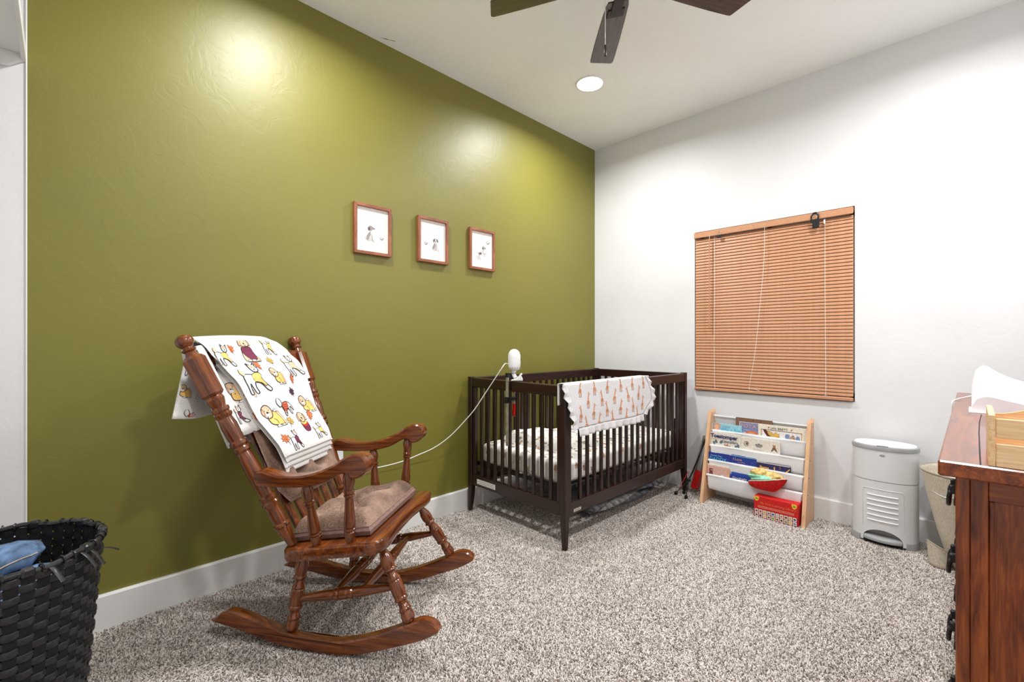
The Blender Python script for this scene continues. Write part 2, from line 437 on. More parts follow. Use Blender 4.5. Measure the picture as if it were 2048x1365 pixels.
# carpet pile: tufts instanced on a jittered grid, leaning with the brushed patches of the rug
def carpet():
    pts = []; st = 0.0039; rnd = random.Random(3)
    ny = int((YG - YR) / st); nx = int((XB - XN) / st)
    for i in range(nx):
        for j in range(ny):
            x = XN + (i + rnd.random()) * st; y = YR + (j + rnd.random()) * st
            if x + y < 1.25 or y < -.05 or x < -.4 or x > XB - .016 or y > YG - .016: continue
            if x > 1.3 and x < 2.8 and y < 0.0: continue
            pts.append((x, y, FZ))
    me = bpy.data.meshes.new('carpet_pile'); me.from_pydata(pts, [], [])
    me.attributes.new('rot', 'FLOAT_VECTOR', 'POINT'); me.attributes.new('size', 'FLOAT', 'POINT')
    rv = []; sv = []
    for x, y, z in pts:
        n1 = noise.noise((x * 3.1, y * 3.1, 0.3)) + .5 * noise.noise((x * 8, y * 8, 5.3)); n2 = noise.noise((x * 1.7 + 9, y * 1.7, 2.3))
        tilt = max(0.05, 0.45 + 0.45 * rnd.random() + 0.75 * n1)
        rv += [tilt * math.cos(n2 * 3 + rnd.uniform(-.8, .8)), tilt * math.sin(n2 * 3 + rnd.uniform(-.8, .8)), rnd.random() * 6.28]
        sv.append(0.78 + 0.42 * rnd.random() - 0.12 * n1)
    me.attributes['rot'].data.foreach_set('vector', rv); me.attributes['size'].data.foreach_set('value', sv)
    o = bpy.data.objects.new('carpet_pile', me); COL.objects.link(o)
    t = G()   # one tuft: a short fat twisted yarn end
    rs = []
    for k, (r, z, dx) in enumerate([(.0020, 0, 0), (.0026, .004, .0005), (.0024, .0082, .0014), (.0010, .0110, .0022)]):
        rs.append([(dx + r * math.cos(2 * PI * j / 4 + k * .5), r * math.sin(2 * PI * j / 4 + k * .5), z) for j in range(4)])
    t.rings(rs)
    tm = mesh_of(t, 'carpet_tuft', 'carpet_yarn'); tm.shade_smooth()
    to = bpy.data.objects.new('carpet_tuft', tm)
    ng = bpy.data.node_groups.new('pile', 'GeometryNodeTree')
    ng.interface.new_socket('Geometry', in_out='INPUT', socket_type='NodeSocketGeometry'); ng.interface.new_socket('Geometry', in_out='OUTPUT', socket_type='NodeSocketGeometry')
    gi = ng.nodes.new('NodeGroupInput'); go = ng.nodes.new('NodeGroupOutput')
    ip = ng.nodes.new('GeometryNodeInstanceOnPoints'); ob = ng.nodes.new('GeometryNodeObjectInfo'); ob.inputs['Object'].default_value = to
    ra = ng.nodes.new('GeometryNodeInputNamedAttribute'); ra.data_type = 'FLOAT_VECTOR'; ra.inputs[0].default_value = 'rot'
    sa = ng.nodes.new('GeometryNodeInputNamedAttribute'); sa.data_type = 'FLOAT'; sa.inputs[0].default_value = 'size'
    L = ng.links.new
    L(gi.outputs[0], ip.inputs['Points']); L(ob.outputs['Geometry'], ip.inputs['Instance'])
    e2r = ng.nodes.new('FunctionNodeEulerToRotation'); L(ra.outputs[0], e2r.inputs[0]); L(e2r.outputs[0], ip.inputs['Rotation'])
    L(sa.outputs[0], ip.inputs['Scale']); L(ip.outputs[0], go.inputs[0])
    md = o.modifiers.new('pile', 'NODES'); md.node_group = ng
    o['kind'] = 'stuff'; tag(o, 'speckled taupe and cream cut pile carpet covering the floor', 'carpet')
carpet()

# ------------------------------------------------------------------ recessed ceiling lights
def lamp(x, y, label):
    t = thing('recessed_light', label, 'ceiling light', (x, y, ZC), 0, 'recessed ceiling lights')
    obj('trim_ring', G().lathe([(.080, -.001), (.092, -.001), (.092, -.003), (.088, -.006), (.082, -.006), (.080, -.003)], 32), 'trim_white', t, smooth=True)
    obj('lens', G().lathe([(.0001, -.003), (.082, -.003), (.081, -.0055), (.0001, -.008)], 32), 'lamp_lens', t, smooth=True)
    ld = bpy.data.lights.new('led', 'AREA'); ld.shape = 'DISK'; ld.size = .15; ld.energy = LAMP_W; ld.color = (.985, .99, 1.0); ld.spread = R(162)
    lo = bpy.data.objects.new('led', ld); COL.objects.link(lo); lo.parent = t; lo.location = (0, 0, -.012)
lamp(2.418, 1.728, 'round recessed ceiling light shining beside the fan blade tip')
lamp(0.75, 1.728, 'round recessed ceiling light above the rocking chair, out of frame')
lamp(2.418, 0.03, 'round recessed ceiling light above the dresser, out of frame')
lamp(0.75, 0.03, 'round recessed ceiling light near the closet, out of frame')

# ------------------------------------------------------------------ ceiling fan
def fan():
    t = thing('ceiling_fan', 'dark ceiling fan with walnut blades and a pull chain', 'fan', (1.445, .875, 0))
    obj('canopy', G().lathe([(.01, ZC - .001), (.075, ZC - .001), (.07, ZC - .04), (.03, ZC - .06), (.012, ZC - .062)], 24), 'fan_bronze', t, smooth=True)
    obj('downrod', G().lathe([(.012, 2.55), (.012, ZC - .06)], 12), 'fan_bronze', t, smooth=True)
    mo = obj('motor', G().lathe([(.015, 2.57), (.05, 2.565), (.1, 2.54), (.11, 2.50), (.11, 2.44), (.095, 2.42), (.06, 2.41), (.015, 2.41)], 28), 'fan_bronze', t, smooth=True)
    obj('switch_housing', G().lathe([(.01, 2.41), (.055, 2.41), (.058, 2.36), (.045, 2.34), (.01, 2.335)], 24), 'fan_bronze', mo, smooth=True)
    bl = G()
    N = 10; rs = []
    out = [(.13, .040), (.16, .047), (.25, .052), (.40, .057), (.50, .0585)]
    top = [(r, w) for r, w in out] + [(.535, .058), (.543, .052), (.5435, .046)]
    bot = [(.500, -.058), (.505, -.054)][::-1] + [(r, -w) for r, w in out[:4]][::-1]
    poly = [(x, y) for x, y in top] + [(.507, -.050)] + [(.503, -.056), (.49, -.0575)] + [(r, -w) for r, w in out[:4]][::-1]
    bl.prism(poly, -.003, .003, X=RX(90) , bev=.0012)
    bm_ = mesh_of(bl, 'blade', 'fan_walnut_x')
    ar = G().box(.06, .20, -.022, .022, -.009, -.003, .002).box(.17, .215, -.035, .035, -.0075, -.003, .002)
    arm_ = mesh_of(ar, 'blade_arm', 'fan_bronze')
    for k in range(5):
        X = T(0, 0, 2.405) @ RZ(43.8 + 72 * k) @ RX(-11)
        b_ = obj('blade', None, parent=t, X=X, me=bm_)
        obj('blade_arm', None, parent=b_, me=arm_)
    ch = obj('pull_chain', G().tube([(-.065, .045, 2.36), (-.065, .045, 2.25), (-.065, .045, 2.14)], .0013, 6), 'steel', t)
    obj('fob', G().lathe([(.0005, 2.098), (.0045, 2.100), (.0052, 2.105), (.0052, 2.134), (.003, 2.138), (.0005, 2.139)], 10, X=T(-.065, .045, 0)), 'fan_bronze', ch, smooth=True)
fan()

# ------------------------------------------------------------------ window and blind
def window():
    w = bpy.data.objects.new('window_1', None); COL.objects.link(w); w['kind'] = 'structure'; w['label'] = 'window behind the wooden blind'
    xo = XB + .085
    g = G()
    for y0, y1, z0, z1 in ((WY0, WY1, WZ0, WZ0 + .05), (WY0, WY1, WZ1 - .05, WZ1), (WY0, WY0 + .04, WZ0, WZ1), (WY1 - .04, WY1, WZ0, WZ1), (.5 * (WY0 + WY1) - .02, .5 * (WY0 + WY1) + .02, WZ0, WZ1)):
        g.box(xo, xo + .045, y0, y1, z0, z1, .004)
    obj('window_frame', g, 'white_plastic', w)
    ym = .5 * (WY0 + WY1)
    for y0, y1 in ((WY0 + .035, ym - .015), (ym + .015, WY1 - .035)):
        obj('pane', G().box(xo + .018, xo + .024, y0, y1, WZ0 + .045, WZ1 - .045), 'glass', w)
window()
def blind():
    W = .941
    t = thing('window_blind', 'closed honey-brown horizontal slat blind hanging in the window', 'blind', (XB, 1.424, 0), R(-90))
    hr = obj('headrail', G().box(.002, W - .003, -.012, .022, 1.838, 1.868, .003), 'blind_wood', t)
    obj('valance', G().box(.0, W - .003, -.020, -.012, 1.826, 1.866, .002), 'blind_wood', hr)
    # one slat: a shallow arc, tilted shut
    pr = []; n = 5
    for i in range(n + 1):
        u = -.0125 + .025 * i / n; pr.append((u, .0028 * (1 - (u / .0125) ** 2)))
    a = R(68); sec = [(u * math.cos(a) - w * math.sin(a) * 1.0, u * math.sin(a) + w * math.cos(a)) for u, w in pr] + [(u * math.cos(a) - (w - .0007) * math.sin(a), u * math.sin(a) + (w - .0007) * math.cos(a)) for u, w in pr[::-1]]
    g = G().rings([[(x, y, z) for y, z in sec] for x in (.004, W - .004)])
    sm = mesh_of(g, 'slat', 'blind_wood'); sm.shade_smooth(); sm.set_sharp_from_angle(angle=R(50))
    n = 51; z0, z1 = .766, 1.812
    for i in range(n):
        obj('slat', None, parent=t, X=T(0, .004, z0 + (z1 - z0) * i / (n - 1)), me=sm)
    obj('bottom_rail', G().box(.002, W - .003, -.022, .012, .728, .748, .004), 'blind_wood', t)
    for nm, p in (('lift_cord', [(.142, -.004, 1.83), (.145, -.013, 1.5), (.143, -.012, 1.1), (.146, -.014, .76), (.152, -.018, .752)]),
                  ('lift_cord', [(.798, -.004, 1.83), (.800, -.013, 1.5), (.802, -.012, 1.1), (.804, -.014, .77), (.795, -.02, .75), (.812, -.022, .751)]),
                  ('pull_cord', [(.470, -.021, 1.83), (.465, -.022, 1.6), (.440, -.020, 1.3), (.410, -.018, 1.0), (.375, -.018, .775), (.385, -.022, .762), (.42, -.024, .757), (.44, -.0235, .752)])):
        obj(nm, G().tube(smoothpath(p, 5), .0011, 5), 'cord_white', t)
    obj('cord_knob', G().lathe([(.001, 0), (.004, .002), (.005, .02), (.002, .026)], 8, X=T(.798, -.017, 1.79)), 'white_plastic', t, smooth=True)
    obj('tilt_wand', G().lathe([(.004, 0), (.0048, .004), (.004, .2), (.0042, .62), (.002, .64)], 6, X=T(.114, -.027, 1.178)), 'blind_wood', t)
    obj('wand_hook', G().tube([(.114, -.026, 1.812), (.114, -.024, 1.828), (.114, -.016, 1.834)], .0016, 5), 'cord_white', t)
    # spring clips pinching the blind to its headrail
    c = thing('binder_clip', 'small black binder clip on the left of the blind headrail', 'clip', (XB, 1.424, 0), R(-90))
    obj('body', G().box(.168, .196, -.029, -.0205, 1.803, 1.824, .003), 'black_plastic', c)
    obj('wire_handle', G().tube(smoothpath([(.174, -.0245, 1.823), (.171, -.0245, 1.838), (.182, -.0245, 1.852), (.193, -.0245, 1.838), (.190, -.0245, 1.823)], 4), .0013, 5), 'steel', c)
    c = thing('binder_clip', 'large black spring clip with a looped handle on the right of the blind headrail', 'clip', (XB, 1.424, 0), R(-90))
    obj('body', G().prism([(.728, 1.826), (.770, 1.826), (.776, 1.815), (.772, 1.775), (.765, 1.770), (.742, 1.770), (.737, 1.776), (.738, 1.800), (.728, 1.815)], -.030, -.0205, bev=.003), 'black_plastic', c)
    obj('handle', G().tube(smoothpath([(.733, -.0255, 1.824), (.732, -.0255, 1.845), (.740, -.0255, 1.861), (.751, -.0255, 1.865), (.762, -.0255, 1.861), (.769, -.0255, 1.845), (.767, -.0255, 1.824)], 4), .0046, 8), 'black_plastic', c, smooth=True)
    obj('wire_handle', G().tube(smoothpath([(.741, -.0300, 1.826), (.741, -.0305, 1.843), (.751, -.031, 1.850), (.761, -.0305, 1.843), (.760, -.030, 1.826)], 4), .0011, 5), 'steel', c)
blind()

# ------------------------------------------------------------------ closet shelf at the left edge, outlet
def closet():
    t = thing('closet_shelf', 'white closet shelf with front lip high beside the green wall', 'shelf', (0, 0, 0))
    obj('board', G().box(XN + .005, -.098, .9, YG - .002, 2.062, 2.080), 'trim_white', t)
    obj('front_lip', G().box(-.098, -.086, .9, YG - .002, 2.046, 2.092, .002), 'trim_white', t)
    obj('cleat', G().prism([(-.60, 1.985), (-.40, 1.985), (-.128, 2.016), (-.100, 2.040), (-.092, 2.0455), (-.098, 2.0455), (-.098, 2.0615), (-.60, 2.0615)], YG - .022, YG - .002), 'trim_white', t)
    obj('hanging_rod', G().tube([(-.42, .9, 2.0), (-.42, YG - .024, 2.0)], .016, 12), 'steel', t, smooth=True)
closet()
def outlet():
    t = thing('wall_outlet', 'white double outlet plate low on the green wall behind the chair', 'outlet', (1.0, YG, .46))
    obj('cover_plate', G().box(-.043, .043, -.006, -.0005, -.058, .058, .002), 'white_plastic', t)
    for z in (-.02, .02):
        s_ = obj('socket', G().box(-.016, .016, -.0078, -.005, z - .014, z + .014, .003), 'white_plastic', t)
        obj('slot', G().box(-.008, -.006, -.0081, -.0075, z - .004, z + .005).box(.006, .008, -.0081, -.0075, z - .004, z + .005), 'dark_gap', s_)
outlet()

# ------------------------------------------------------------------ three framed dog drawings
def dog_sit(flip=False):
    o = []
    o += shape([(-.10, -.5), (-.26, -.46), (-.33, -.28), (-.24, -.06), (-.10, .16), (.02, .24), (.12, .16), (.16, -.02), (.14, -.22), (.22, -.42), (.34, -.50), (.16, -.50), (.08, -.44)], 'ink_palegrey')
    o += shape([(-.26, -.40), (-.29, -.22), (-.16, .02), (-.04, .14), (.0, .0), (-.08, -.2), (-.12, -.38)], 'ink_grey')
    o += shape([(.02, .20), (.08, .05), (.10, -.10), (.14, -.02), (.12, .14)], 'ink_ivory')
    o += shape([(-.16, .36), (-.12, .50), (.02, .56), (.14, .50), (.28, .42), (.30, .34), (.14, .30), (.06, .22), (-.08, .24)], 'ink_grey')
    o += shape([(-.14, .46), (-.20, .36), (-.16, .22), (-.06, .24), (-.04, .40)], 'ink_darkgrey')
    o += [(ell(.29, .40, .03, .03, 8), 'ink_black'), (ell(.11, .43, .018, .018, 8), 'ink_black')]
    o += line([(-.28, -.42), (-.36, -.34), (-.38, -.2)], .025, 'ink_grey') + line([(.1, -.1), (.13, -.3), (.2, -.48)], .02, 'ink_darkgrey')
    return o
def dog_front():
    o = shape([(-.2, -.46), (-.3, -.3), (-.2, -.02), (-.1, .2), (.06, .24), (.16, .1), (.22, -.16), (.34, -.4), (.44, -.5), (.3, -.5), (.14, -.4), (.0, -.46)], 'ink_palegrey')
    o += shape([(-.22, -.36), (-.26, -.2), (-.12, .1), (.0, .06), (-.04, -.2)], 'ink_grey')
    o += shape([(-.1, .3), (-.1, .46), (.02, .56), (.16, .5), (.2, .34), (.12, .2), (0, .2)], 'ink_palegrey')
    o += shape([(-.12, .48), (-.2, .36), (-.18, .2), (-.08, .26), (-.04, .46)], 'ink_darkgrey') + shape([(.14, .5), (.26, .38), (.26, .22), (.18, .26), (.12, .42)], 'ink_darkgrey')
    o += [(ell(.05, .30, .035, .03, 8), 'ink_black'), (ell(0, .40, .016, .016, 8), 'ink_black'), (ell(.11, .40, .016, .016, 8), 'ink_black')]
    o += line([(.06, .1), (.05, -.2), (.02, -.44)], .02, 'ink_darkgrey')
    return o
def dog_jump():
    o = shape([(-.4, -.02), (-.24, .06), (-.06, .12), (.04, .3), (.16, .26), (.2, .06), (.12, -.06), (-.1, -.14), (-.3, -.2), (-.4, -.14)], 'ink_palegrey')
    o += shape([(-.38, -.04), (-.16, .06), (-.08, -.04), (-.24, -.14)], 'ink_darkgrey')
    o += shape([(.0, .34), (.02, .5), (.12, .56), (.22, .48), (.36, .46), (.36, .38), (.22, .32), (.14, .24), (.04, .26)], 'ink_grey')
    o += shape([(.02, .48), (-.03, .36), (.03, .28), (.1, .38)], 'ink_darkgrey') + [(ell(.36, .42, .025, .025, 8), 'ink_black')]
    for p in ([(.16, .0), (.34, -.02), (.40, .04)], [(.14, -.04), (.22, -.16), (.18, -.24)], [(-.34, -.16), (-.44, -.36), (-.36, -.5)], [(-.26, -.18), (-.26, -.4), (-.16, -.5)]): o += line(p, .04, 'ink_grey')
    o += line([(-.4, -.04), (-.5, -.02), (-.58, .04)], .03, 'ink_grey')
    return o
def bird():
    return shape([(-.4, .18), (-.1, .06), (.14, .12), (.22, .3), (.32, .22), (.24, .02), (.06, -.14), (-.2, -.12)], 'ink_grey') + line([(-.4, .2), (-.1, .3), (.1, .1)], .05, 'ink_darkgrey') + line([(0, -.14), (.04, -.3)], .03, 'ink_darkgrey') + line([(.3, .26), (.42, .24)], .04, 'ink_darkgrey')
def picture(x, z, label, art):
    W, Hh, fw, d = .219, .270, .0165, .022
    t = thing('framed_picture', label, 'picture', (x, YG - .001, z), 0, 'framed dog drawings on the green wall')
    for nm, X, L, ax in (('frame_rail', T(0, 0, Hh / 2), W, 'x'), ('frame_rail', T(0, 0, -Hh / 2), W, 'x'), ('frame_rail', T(-W / 2, 0, 0), Hh, 'z'), ('frame_rail', T(W / 2, 0, 0), Hh, 'z')):
        s = 1 if (X.translation.z > 0 or X.translation.x > 0) else -1
        if ax == 'x': poly = [(-W / 2, 0), (W / 2, 0), (W / 2 - fw, -s * fw), (-W / 2 + fw, -s * fw)]
        else: poly = [(0, -Hh / 2), (0, Hh / 2), (-s * fw, Hh / 2 - fw), (-s * fw, -Hh / 2 + fw)]
        obj(nm, G().prism(poly, -d, 0, bev=.0012), 'frame_wood_' + ax, t, X)
    obj('mat_board', G().box(-W / 2 + .014, W / 2 - .014, -.010, -.006, -Hh / 2 + .014, Hh / 2 - .014), 'paper', t)
    mw = .024; g = G()
    a, b_ = W / 2 - fw - mw, Hh / 2 - fw - mw
    for pl in ([(-a, b_ - .0012), (a, b_ - .0012), (a, b_), (-a, b_)], [(-a, -b_), (a, -b_), (a, -b_ + .0008), (-a, -b_ + .0008)], [(-a, -b_), (-a + .0007, -b_), (-a + .0007, b_), (-a, b_)], [(a - .0007, -b_), (a, -b_), (a, b_), (a - .0007, b_)]):
        draw(g, [(pl, 'ink_palegrey')], lambda u, v, h: (u, -.010 - h, v), lift=.0002)
    obj('mat_bevel', g, None, t)
    for nm, part in zip(('dog_print', 'bird_print'), art):
        g = G(); draw(g, part, lambda u, v, h: (u, -.010 - h, v)); obj(nm, g, None, t)
picture(1.205, 1.684, 'framed drawing of a seated dog watching a bird at its right, leftmost of three', (place(dog_sit(), -.012, -.022, .082), place(bird(), .055, -.042, .034)))
picture(1.599, 1.688, 'framed drawing of a dog facing forward with a bird at its left, middle of three', (place(dog_front(), .018, -.024, .078), place(bird(), -.048, -.026, .036)))
picture(1.991, 1.688, 'framed drawing of a dog leaping below a flying bird, rightmost of three', (place(dog_jump(), .004, -.022, .088), place(bird(), .054, .048, .044)))

# ------------------------------------------------------------------ rocking chair (local x = forward, y = far side)
CHX = T(.827, 1.738, 0) @ RZ(-53.08)
SEAT_T = R(-11.0)                            # the seat tips backwards
def zseat(a): return .358 + .19 * (a + .061)
def turned(segs, L):
    """segs: (fraction along, radius)"""
    return [(r, f * L) for f, r in segs]
def rocking_chair():
    t = thing('rocking_chair', 'glossy brown wooden rocking chair with turned spindles and scrolled arms', 'chair', X=CHX)
    # rockers
    bot = [(-.43, .058), (-.32, .040), (-.25, .025), (-.17, .010), (-.085, .001), (0, 0), (.07, .001), (.16, .016), (.24, .040), (.31, .064), (.38, .090), (.43, .118)]
    top = [(.438, .132), (.420, .152), (.38, .158), (.33, .138), (.24, .098), (.15, .066), (.06, .046), (-.03, .044), (-.13, .056), (-.20, .072), (-.28, .092), (-.34, .103), (-.385, .096), (-.42, .070)]
    poly = sm2(bot + top, 3)
    for s in (-1, 1):
        obj('rocker', G().prism(poly, -.019, .019, bev=.005), 'rocker_wood_x', t, T(0, s * .228, 0) @ RZ(s * 2.9), smooth=True, ang=40)
    # seat plank: outline in plan, sheared to its slope
    half = [(-.165, 0), (-.165, .10), (-.158, .19), (-.14, .225), (-.105, .242), (-.02, .252), (.08, .262), (.16, .272), (.205, .276), (.232, .262), (.245, .235), (.246, .19), (.238, .12), (.232, .06), (.231, 0)]
    out = [(a, -b_) for a, b_ in half] + [(a, b_) for a, b_ in half[::-1][1:-1]]
    out = sm2(out, 3)
    A = sum(out[i][0] * out[(i + 1) % len(out)][1] - out[(i + 1) % len(out)][0] * out[i][1] for i in range(len(out)))
    if A < 0: out = out[::-1]
    g = G(); rs = []
    for d, dz in ((.012, -.047), (.003, -.044), (0, -.034), (0, -.010), (.004, -.003), (.014, 0.0)):
        rs.append([(a, b_, zseat(a) + dz) for a, b_ in (inset(out, d) if d else out)])
    g.rings(rs); obj('seat', g, 'rocker_wood_y', t, smooth=True, ang=50)
    leg = [(0, .012), (.05, .016), (.12, .0215), (.20, .0225), (.26, .019), (.275, .0215), (.295, .0225), (.31, .019), (.325, .0155), (.36, .0165), (.40, .0205), (.42, .0225), (.44, .020), (.455, .0225), (.50, .0235), (.60, .023), (.66, .021), (.675, .0235), (.70, .0235), (.715, .018), (.75, .0155), (.80, .0185), (.815, .0215), (.835, .0215), (.85, .019), (.90, .0225), (.95, .0225), (.985, .017), (1.0, .012)]
    for s in (-1, 1):
        for p0, p1 in (((.214, s * .196, .352), (.334, s * .246, .138)), ((-.085, s * .195, .312), (-.112, s * .226, .058))):
            X, L = along(p0, p1); obj('leg', G().lathe(turned(leg, L), 18), 'rocker_wood_z', t, X, smooth=True, ang=27)
    bar = [(0, .009), (.12, .013), (.3, .018), (.38, .0185), (.40, .0165), (.415, .0205), (.44, .0205), (.45, .0165), (.47, .0205), (.53, .0205), (.55, .0165), (.56, .0205), (.585, .0205), (.6, .0165), (.62, .0185), (.7, .018), (.88, .013), (1, .009)]
    for p0, p1 in (((-.1, -.214, .163), (.268, -.222, .238)), ((-.1, .214, .163), (.268, .222, .238)), ((.045, -.216, .196), (.045, .216, .196)), ((.150, -.218, .216), (.150, .218, .216))):
        X, L = along(p0, p1); obj('stretcher', G().lathe(turned(bar, L), 16), 'rocker_wood_z', t, X, smooth=True, ang=27)
    # back posts: turned with a square block under the finial
    pb = [(0, .014), (.03, .0165), (.07, .0215), (.09, .022), (.098, .0265), (.108, .0265), (.114, .022), (.13, .0225), (.16, .024), (.19, .0215), (.20, .024), (.212, .0265), (.222, .023), (.232, .0265), (.243, .0265), (.252, .021), (.30, .0225), (.37, .0245), (.43, .024), (.465, .0205), (.475, .0255), (.488, .0255), (.495, .022), (.505, .0265), (.518, .0265), (.526, .022), (.56, .0245), (.60, .025), (.635, .0215), (.645, .0255), (.655, .0265), (.662, .022), (.67, .0255), (.683, .026), (.69, .020), (.705, .023), (.725, .0265), (.738, .024), (.748, .019)]
    pt = [(.925, .022), (.945, .0175), (.955, .0155), (.962, .021), (.968, .0225), (.973, .016), (.978, .0155), (.984, .021), (.997, .0265), (1.010, .0272), (1.023, .024), (1.034, .014), (1.038, .002)]
    for s in (-1, 1):
        X, L = along((-.125, s * .200, .350), (-.458, s * .308, 1.074), roll=R(0))
        o = obj('back_post', G().lathe([(r * 1.1, z) for r, z in turned(pb, L)], 20).lathe([(r * 1.05, z) for r, z in turned(pt, L)], 20), 'rocker_wood_z', t, X, smooth=True, ang=27)
        # square block with chamfered edges
        h, c = .0300, .010; z0, z1 = .742 * L, .935 * L
        sec = [(h, -h + c), (h, h - c), (h - c, h), (-h + c, h), (-h, h - c), (-h, -h + c), (-h + c, -h), (h - c, -h)]
        q = G().rings([[(x * .8, y * .8, z0) for x, y in sec], [(x, y, z0 + .008) for x, y in sec], [(x, y, z1 - .012) for x, y in sec], [(x * .72, y * .72, z1) for x, y in sec]])
        obj('post_block', q, 'rocker_wood_z', o)
    # crest rail and flat back slats
    k = -.463
    def back(b_, z, off=0.0): return (-.125 + k * (z - .350) + off + .030 * (1 - (b_ / .29) ** 2) * -1 * (z - .35), b_, z)
    g = G(); rs = []
    for i in range(17):
        b_ = -.283 + .566 * i / 16; ztop = 1.035 + .018 * math.cos(b_ / .283 * PI / 2) ; zb = .935
        rs.append([back(b_, zb, -.010), back(b_, ztop, -.010), back(b_, ztop, .010), back(b_, zb, .010)])
    g.rings(rs); obj('crest_rail', g, 'rocker_wood_y', t, smooth=True, ang=40)
    g = G(); rs = []
    for i in range(13):
        b_ = -.275 + .55 * i / 12
        rs.append([back(b_, .865, -.008), back(b_, .9, -.008), back(b_, .9, .008), back(b_, .865, .008)])
    g.rings(rs); obj('back_rail', g, 'rocker_wood_y', t, smooth=True, ang=40)
    for i in range(6):
        b0 = -.135 + .27 * i / 5
        rs = []
        for q in range(7):
            z = .345 + (.95 - .345) * q / 6; w = .014 + .004 * math.sin(PI * q / 6); bb = b0 * (1 + .35 * q / 6)
            rs.append([back(bb - w, z, -.006), back(bb + w, z, -.006), back(bb + w, z, .006), back(bb - w, z, .006)])
        obj('back_slat', G().rings(rs), 'rocker_wood_z', t)
    # scrolled arms on two turned posts each
    arm = [(-.215, .622), (-.190, .633), (-.124, .620), (-.053, .622), (.017, .638), (.086, .668), (.120, .692), (.154, .706), (.187, .704), (.206, .684), (.204, .656), (.188, .636), (.165, .626), (.145, .628), (.128, .641), (.100, .634), (.050, .606), (-.018, .588), (-.089, .581), (-.178, .580), (-.215, .586)]
    arm = sm2(arm, 3)
    post = [(0, .010), (.04, .0145), (.10, .0185), (.16, .0195), (.175, .016), (.185, .0205), (.205, .0205), (.215, .0165), (.235, .0195), (.30, .0195), (.40, .0175), (.52, .0150), (.62, .0135), (.64, .0175), (.655, .0185), (.668, .0145), (.685, .0180), (.71, .0185), (.725, .0145), (.75, .0165), (.82, .0200), (.88, .0195), (.95, .015), (1.0, .0085)]
    for s in (-1, 1):
        obj('arm', G().prism(arm, -.029, .029, bev=.006), 'rocker_wood_x', t, T(0, s * .264, 0) @ RZ(s * 2.2), smooth=True, ang=40)
        for p0, p1 in (((.120, s * .247, .392), (.126, s * .270, .650)), ((-.010, s * .232, .366), (-.036, s * .258, .594))):
            X, L = along(p0, p1); obj('arm_post', G().lathe(turned(post, L), 18), 'rocker_wood_z', t, X, smooth=True, ang=27)
rocking_chair()

# ---- tufted pads: seat pad and back pad
def puff(name, label, cat, X, poly_w, depth, thick, tufts, mats=('chenille', 'suede_band'), edge_h=.34, prof=lambda u: 1.0, gus=True):
    """pad in local xy, x 0..depth, half width by x; top puffed between tufts"""
    t = thing(name, label, cat, X=X)
    nu, nv = 44, 44
    def edge(u, v):
        x = u * depth; hw = poly_w(u); return x, (v * 2 - 1) * hw
    def top(u, v):
        x, y = edge(u, v)
        e = min(u, 1 - u) * depth; f = min(v, 1 - v) * 2 * poly_w(u); d = min(e, f)
        h = thick * (edge_h + (1 - edge_h) * (1 - math.exp(-(d / .021) ** 1.1)))
        for tx, ty in tufts:
            r2 = (x - tx) ** 2 + (y - ty) ** 2
            h -= thick * .60 * math.exp(-r2 / .0017)
        for i in range(len(tufts)):
            for j in range(i):
                a, b_ = Vector(tufts[i]), Vector(tufts[j])
                if (a - b_).length > .16: continue
                p = Vector((x, y)); q = max(0, min(1, (p - a).dot(b_ - a) / (b_ - a).length_squared)); dd = (p - (a + (b_ - a) * q)).length
                h -= thick * .20 * math.exp(-(dd / .018) ** 2)
        h += .003 * noise.noise((x * 28, y * 28, 1.7))
        return (x, y, max(h * prof(u), .004))
    g = G().grid(top, nu, nv)
    obj('cushion_top', g, mats[0], t, smooth=True, ang=80)
    ring = [edge(u / nu, 0) for u in range(nu + 1)] + [edge(1, v / nv) for v in range(1, nv + 1)] + [edge(1 - u / nu, 1) for u in range(1, nu + 1)] + [edge(0, 1 - v / nv) for v in range(1, nv)]
    def zt(x, y):
        return None
    tops = [top(u / nu, 0) for u in range(nu + 1)] + [top(1, v / nv) for v in range(1, nv + 1)] + [top(1 - u / nu, 1) for u in range(1, nu + 1)] + [top(0, 1 - v / nv) for v in range(1, nv)]
    lo = [(x, y, 0) for x, y, z in tops]; cxm = depth / 2; mid = [(cxm + (x - cxm) * 1.035, y * 1.035, z * .55) for x, y, z in tops]
    obj('gusset', G().rings([lo, mid, tops], caps=False).add(lo, [tuple(range(len(lo)))[::-1]]), mats[1] if gus else mats[0], t, smooth=True)
    obj('piping', G().tube(tops, .0022, 5, loop=True), mats[1], t, smooth=True)
    for tx, ty in tufts:
        z = top(tx / depth, .5 + ty / (2 * poly_w(tx / depth)))[2]
        obj('tuft_button', G().lathe([(.0001, z + .003), (.006, z + .002), (.007, z - .002)], 10, X=T(tx, ty, 0)), mats[0], t, smooth=True)
    return t
Xs = CHX @ T(-.135, .0, zseat(-.135) + .004) @ RY(-10.8)
puff('seat_cushion', 'brown tufted chenille cushion on the rocking chair seat', 'cushion', Xs, lambda u: .172 + .042 * u, .318, .088, [(.09, -.09), (.09, .09), (.22, -.10), (.22, .10), (.155, 0)])
BA = math.degrees(math.atan(.463))
Xb = CHX @ T(-.172, 0, .485) @ RY(-90 - BA) @ RX(180) @ T(0, 0, .004)
puff('back_cushion', 'brown tufted chenille pad on the rocking chair back', 'cushion', Xb, lambda u: (.150 + .038 * min(1, u * 5)), .285, .052, [(.09, -.07), (.09, .07), (.15, 0)], edge_h=.12, gus=False, prof=lambda u: 1.0 - .72 * max(0, min(1, (u - .38) / .25)))

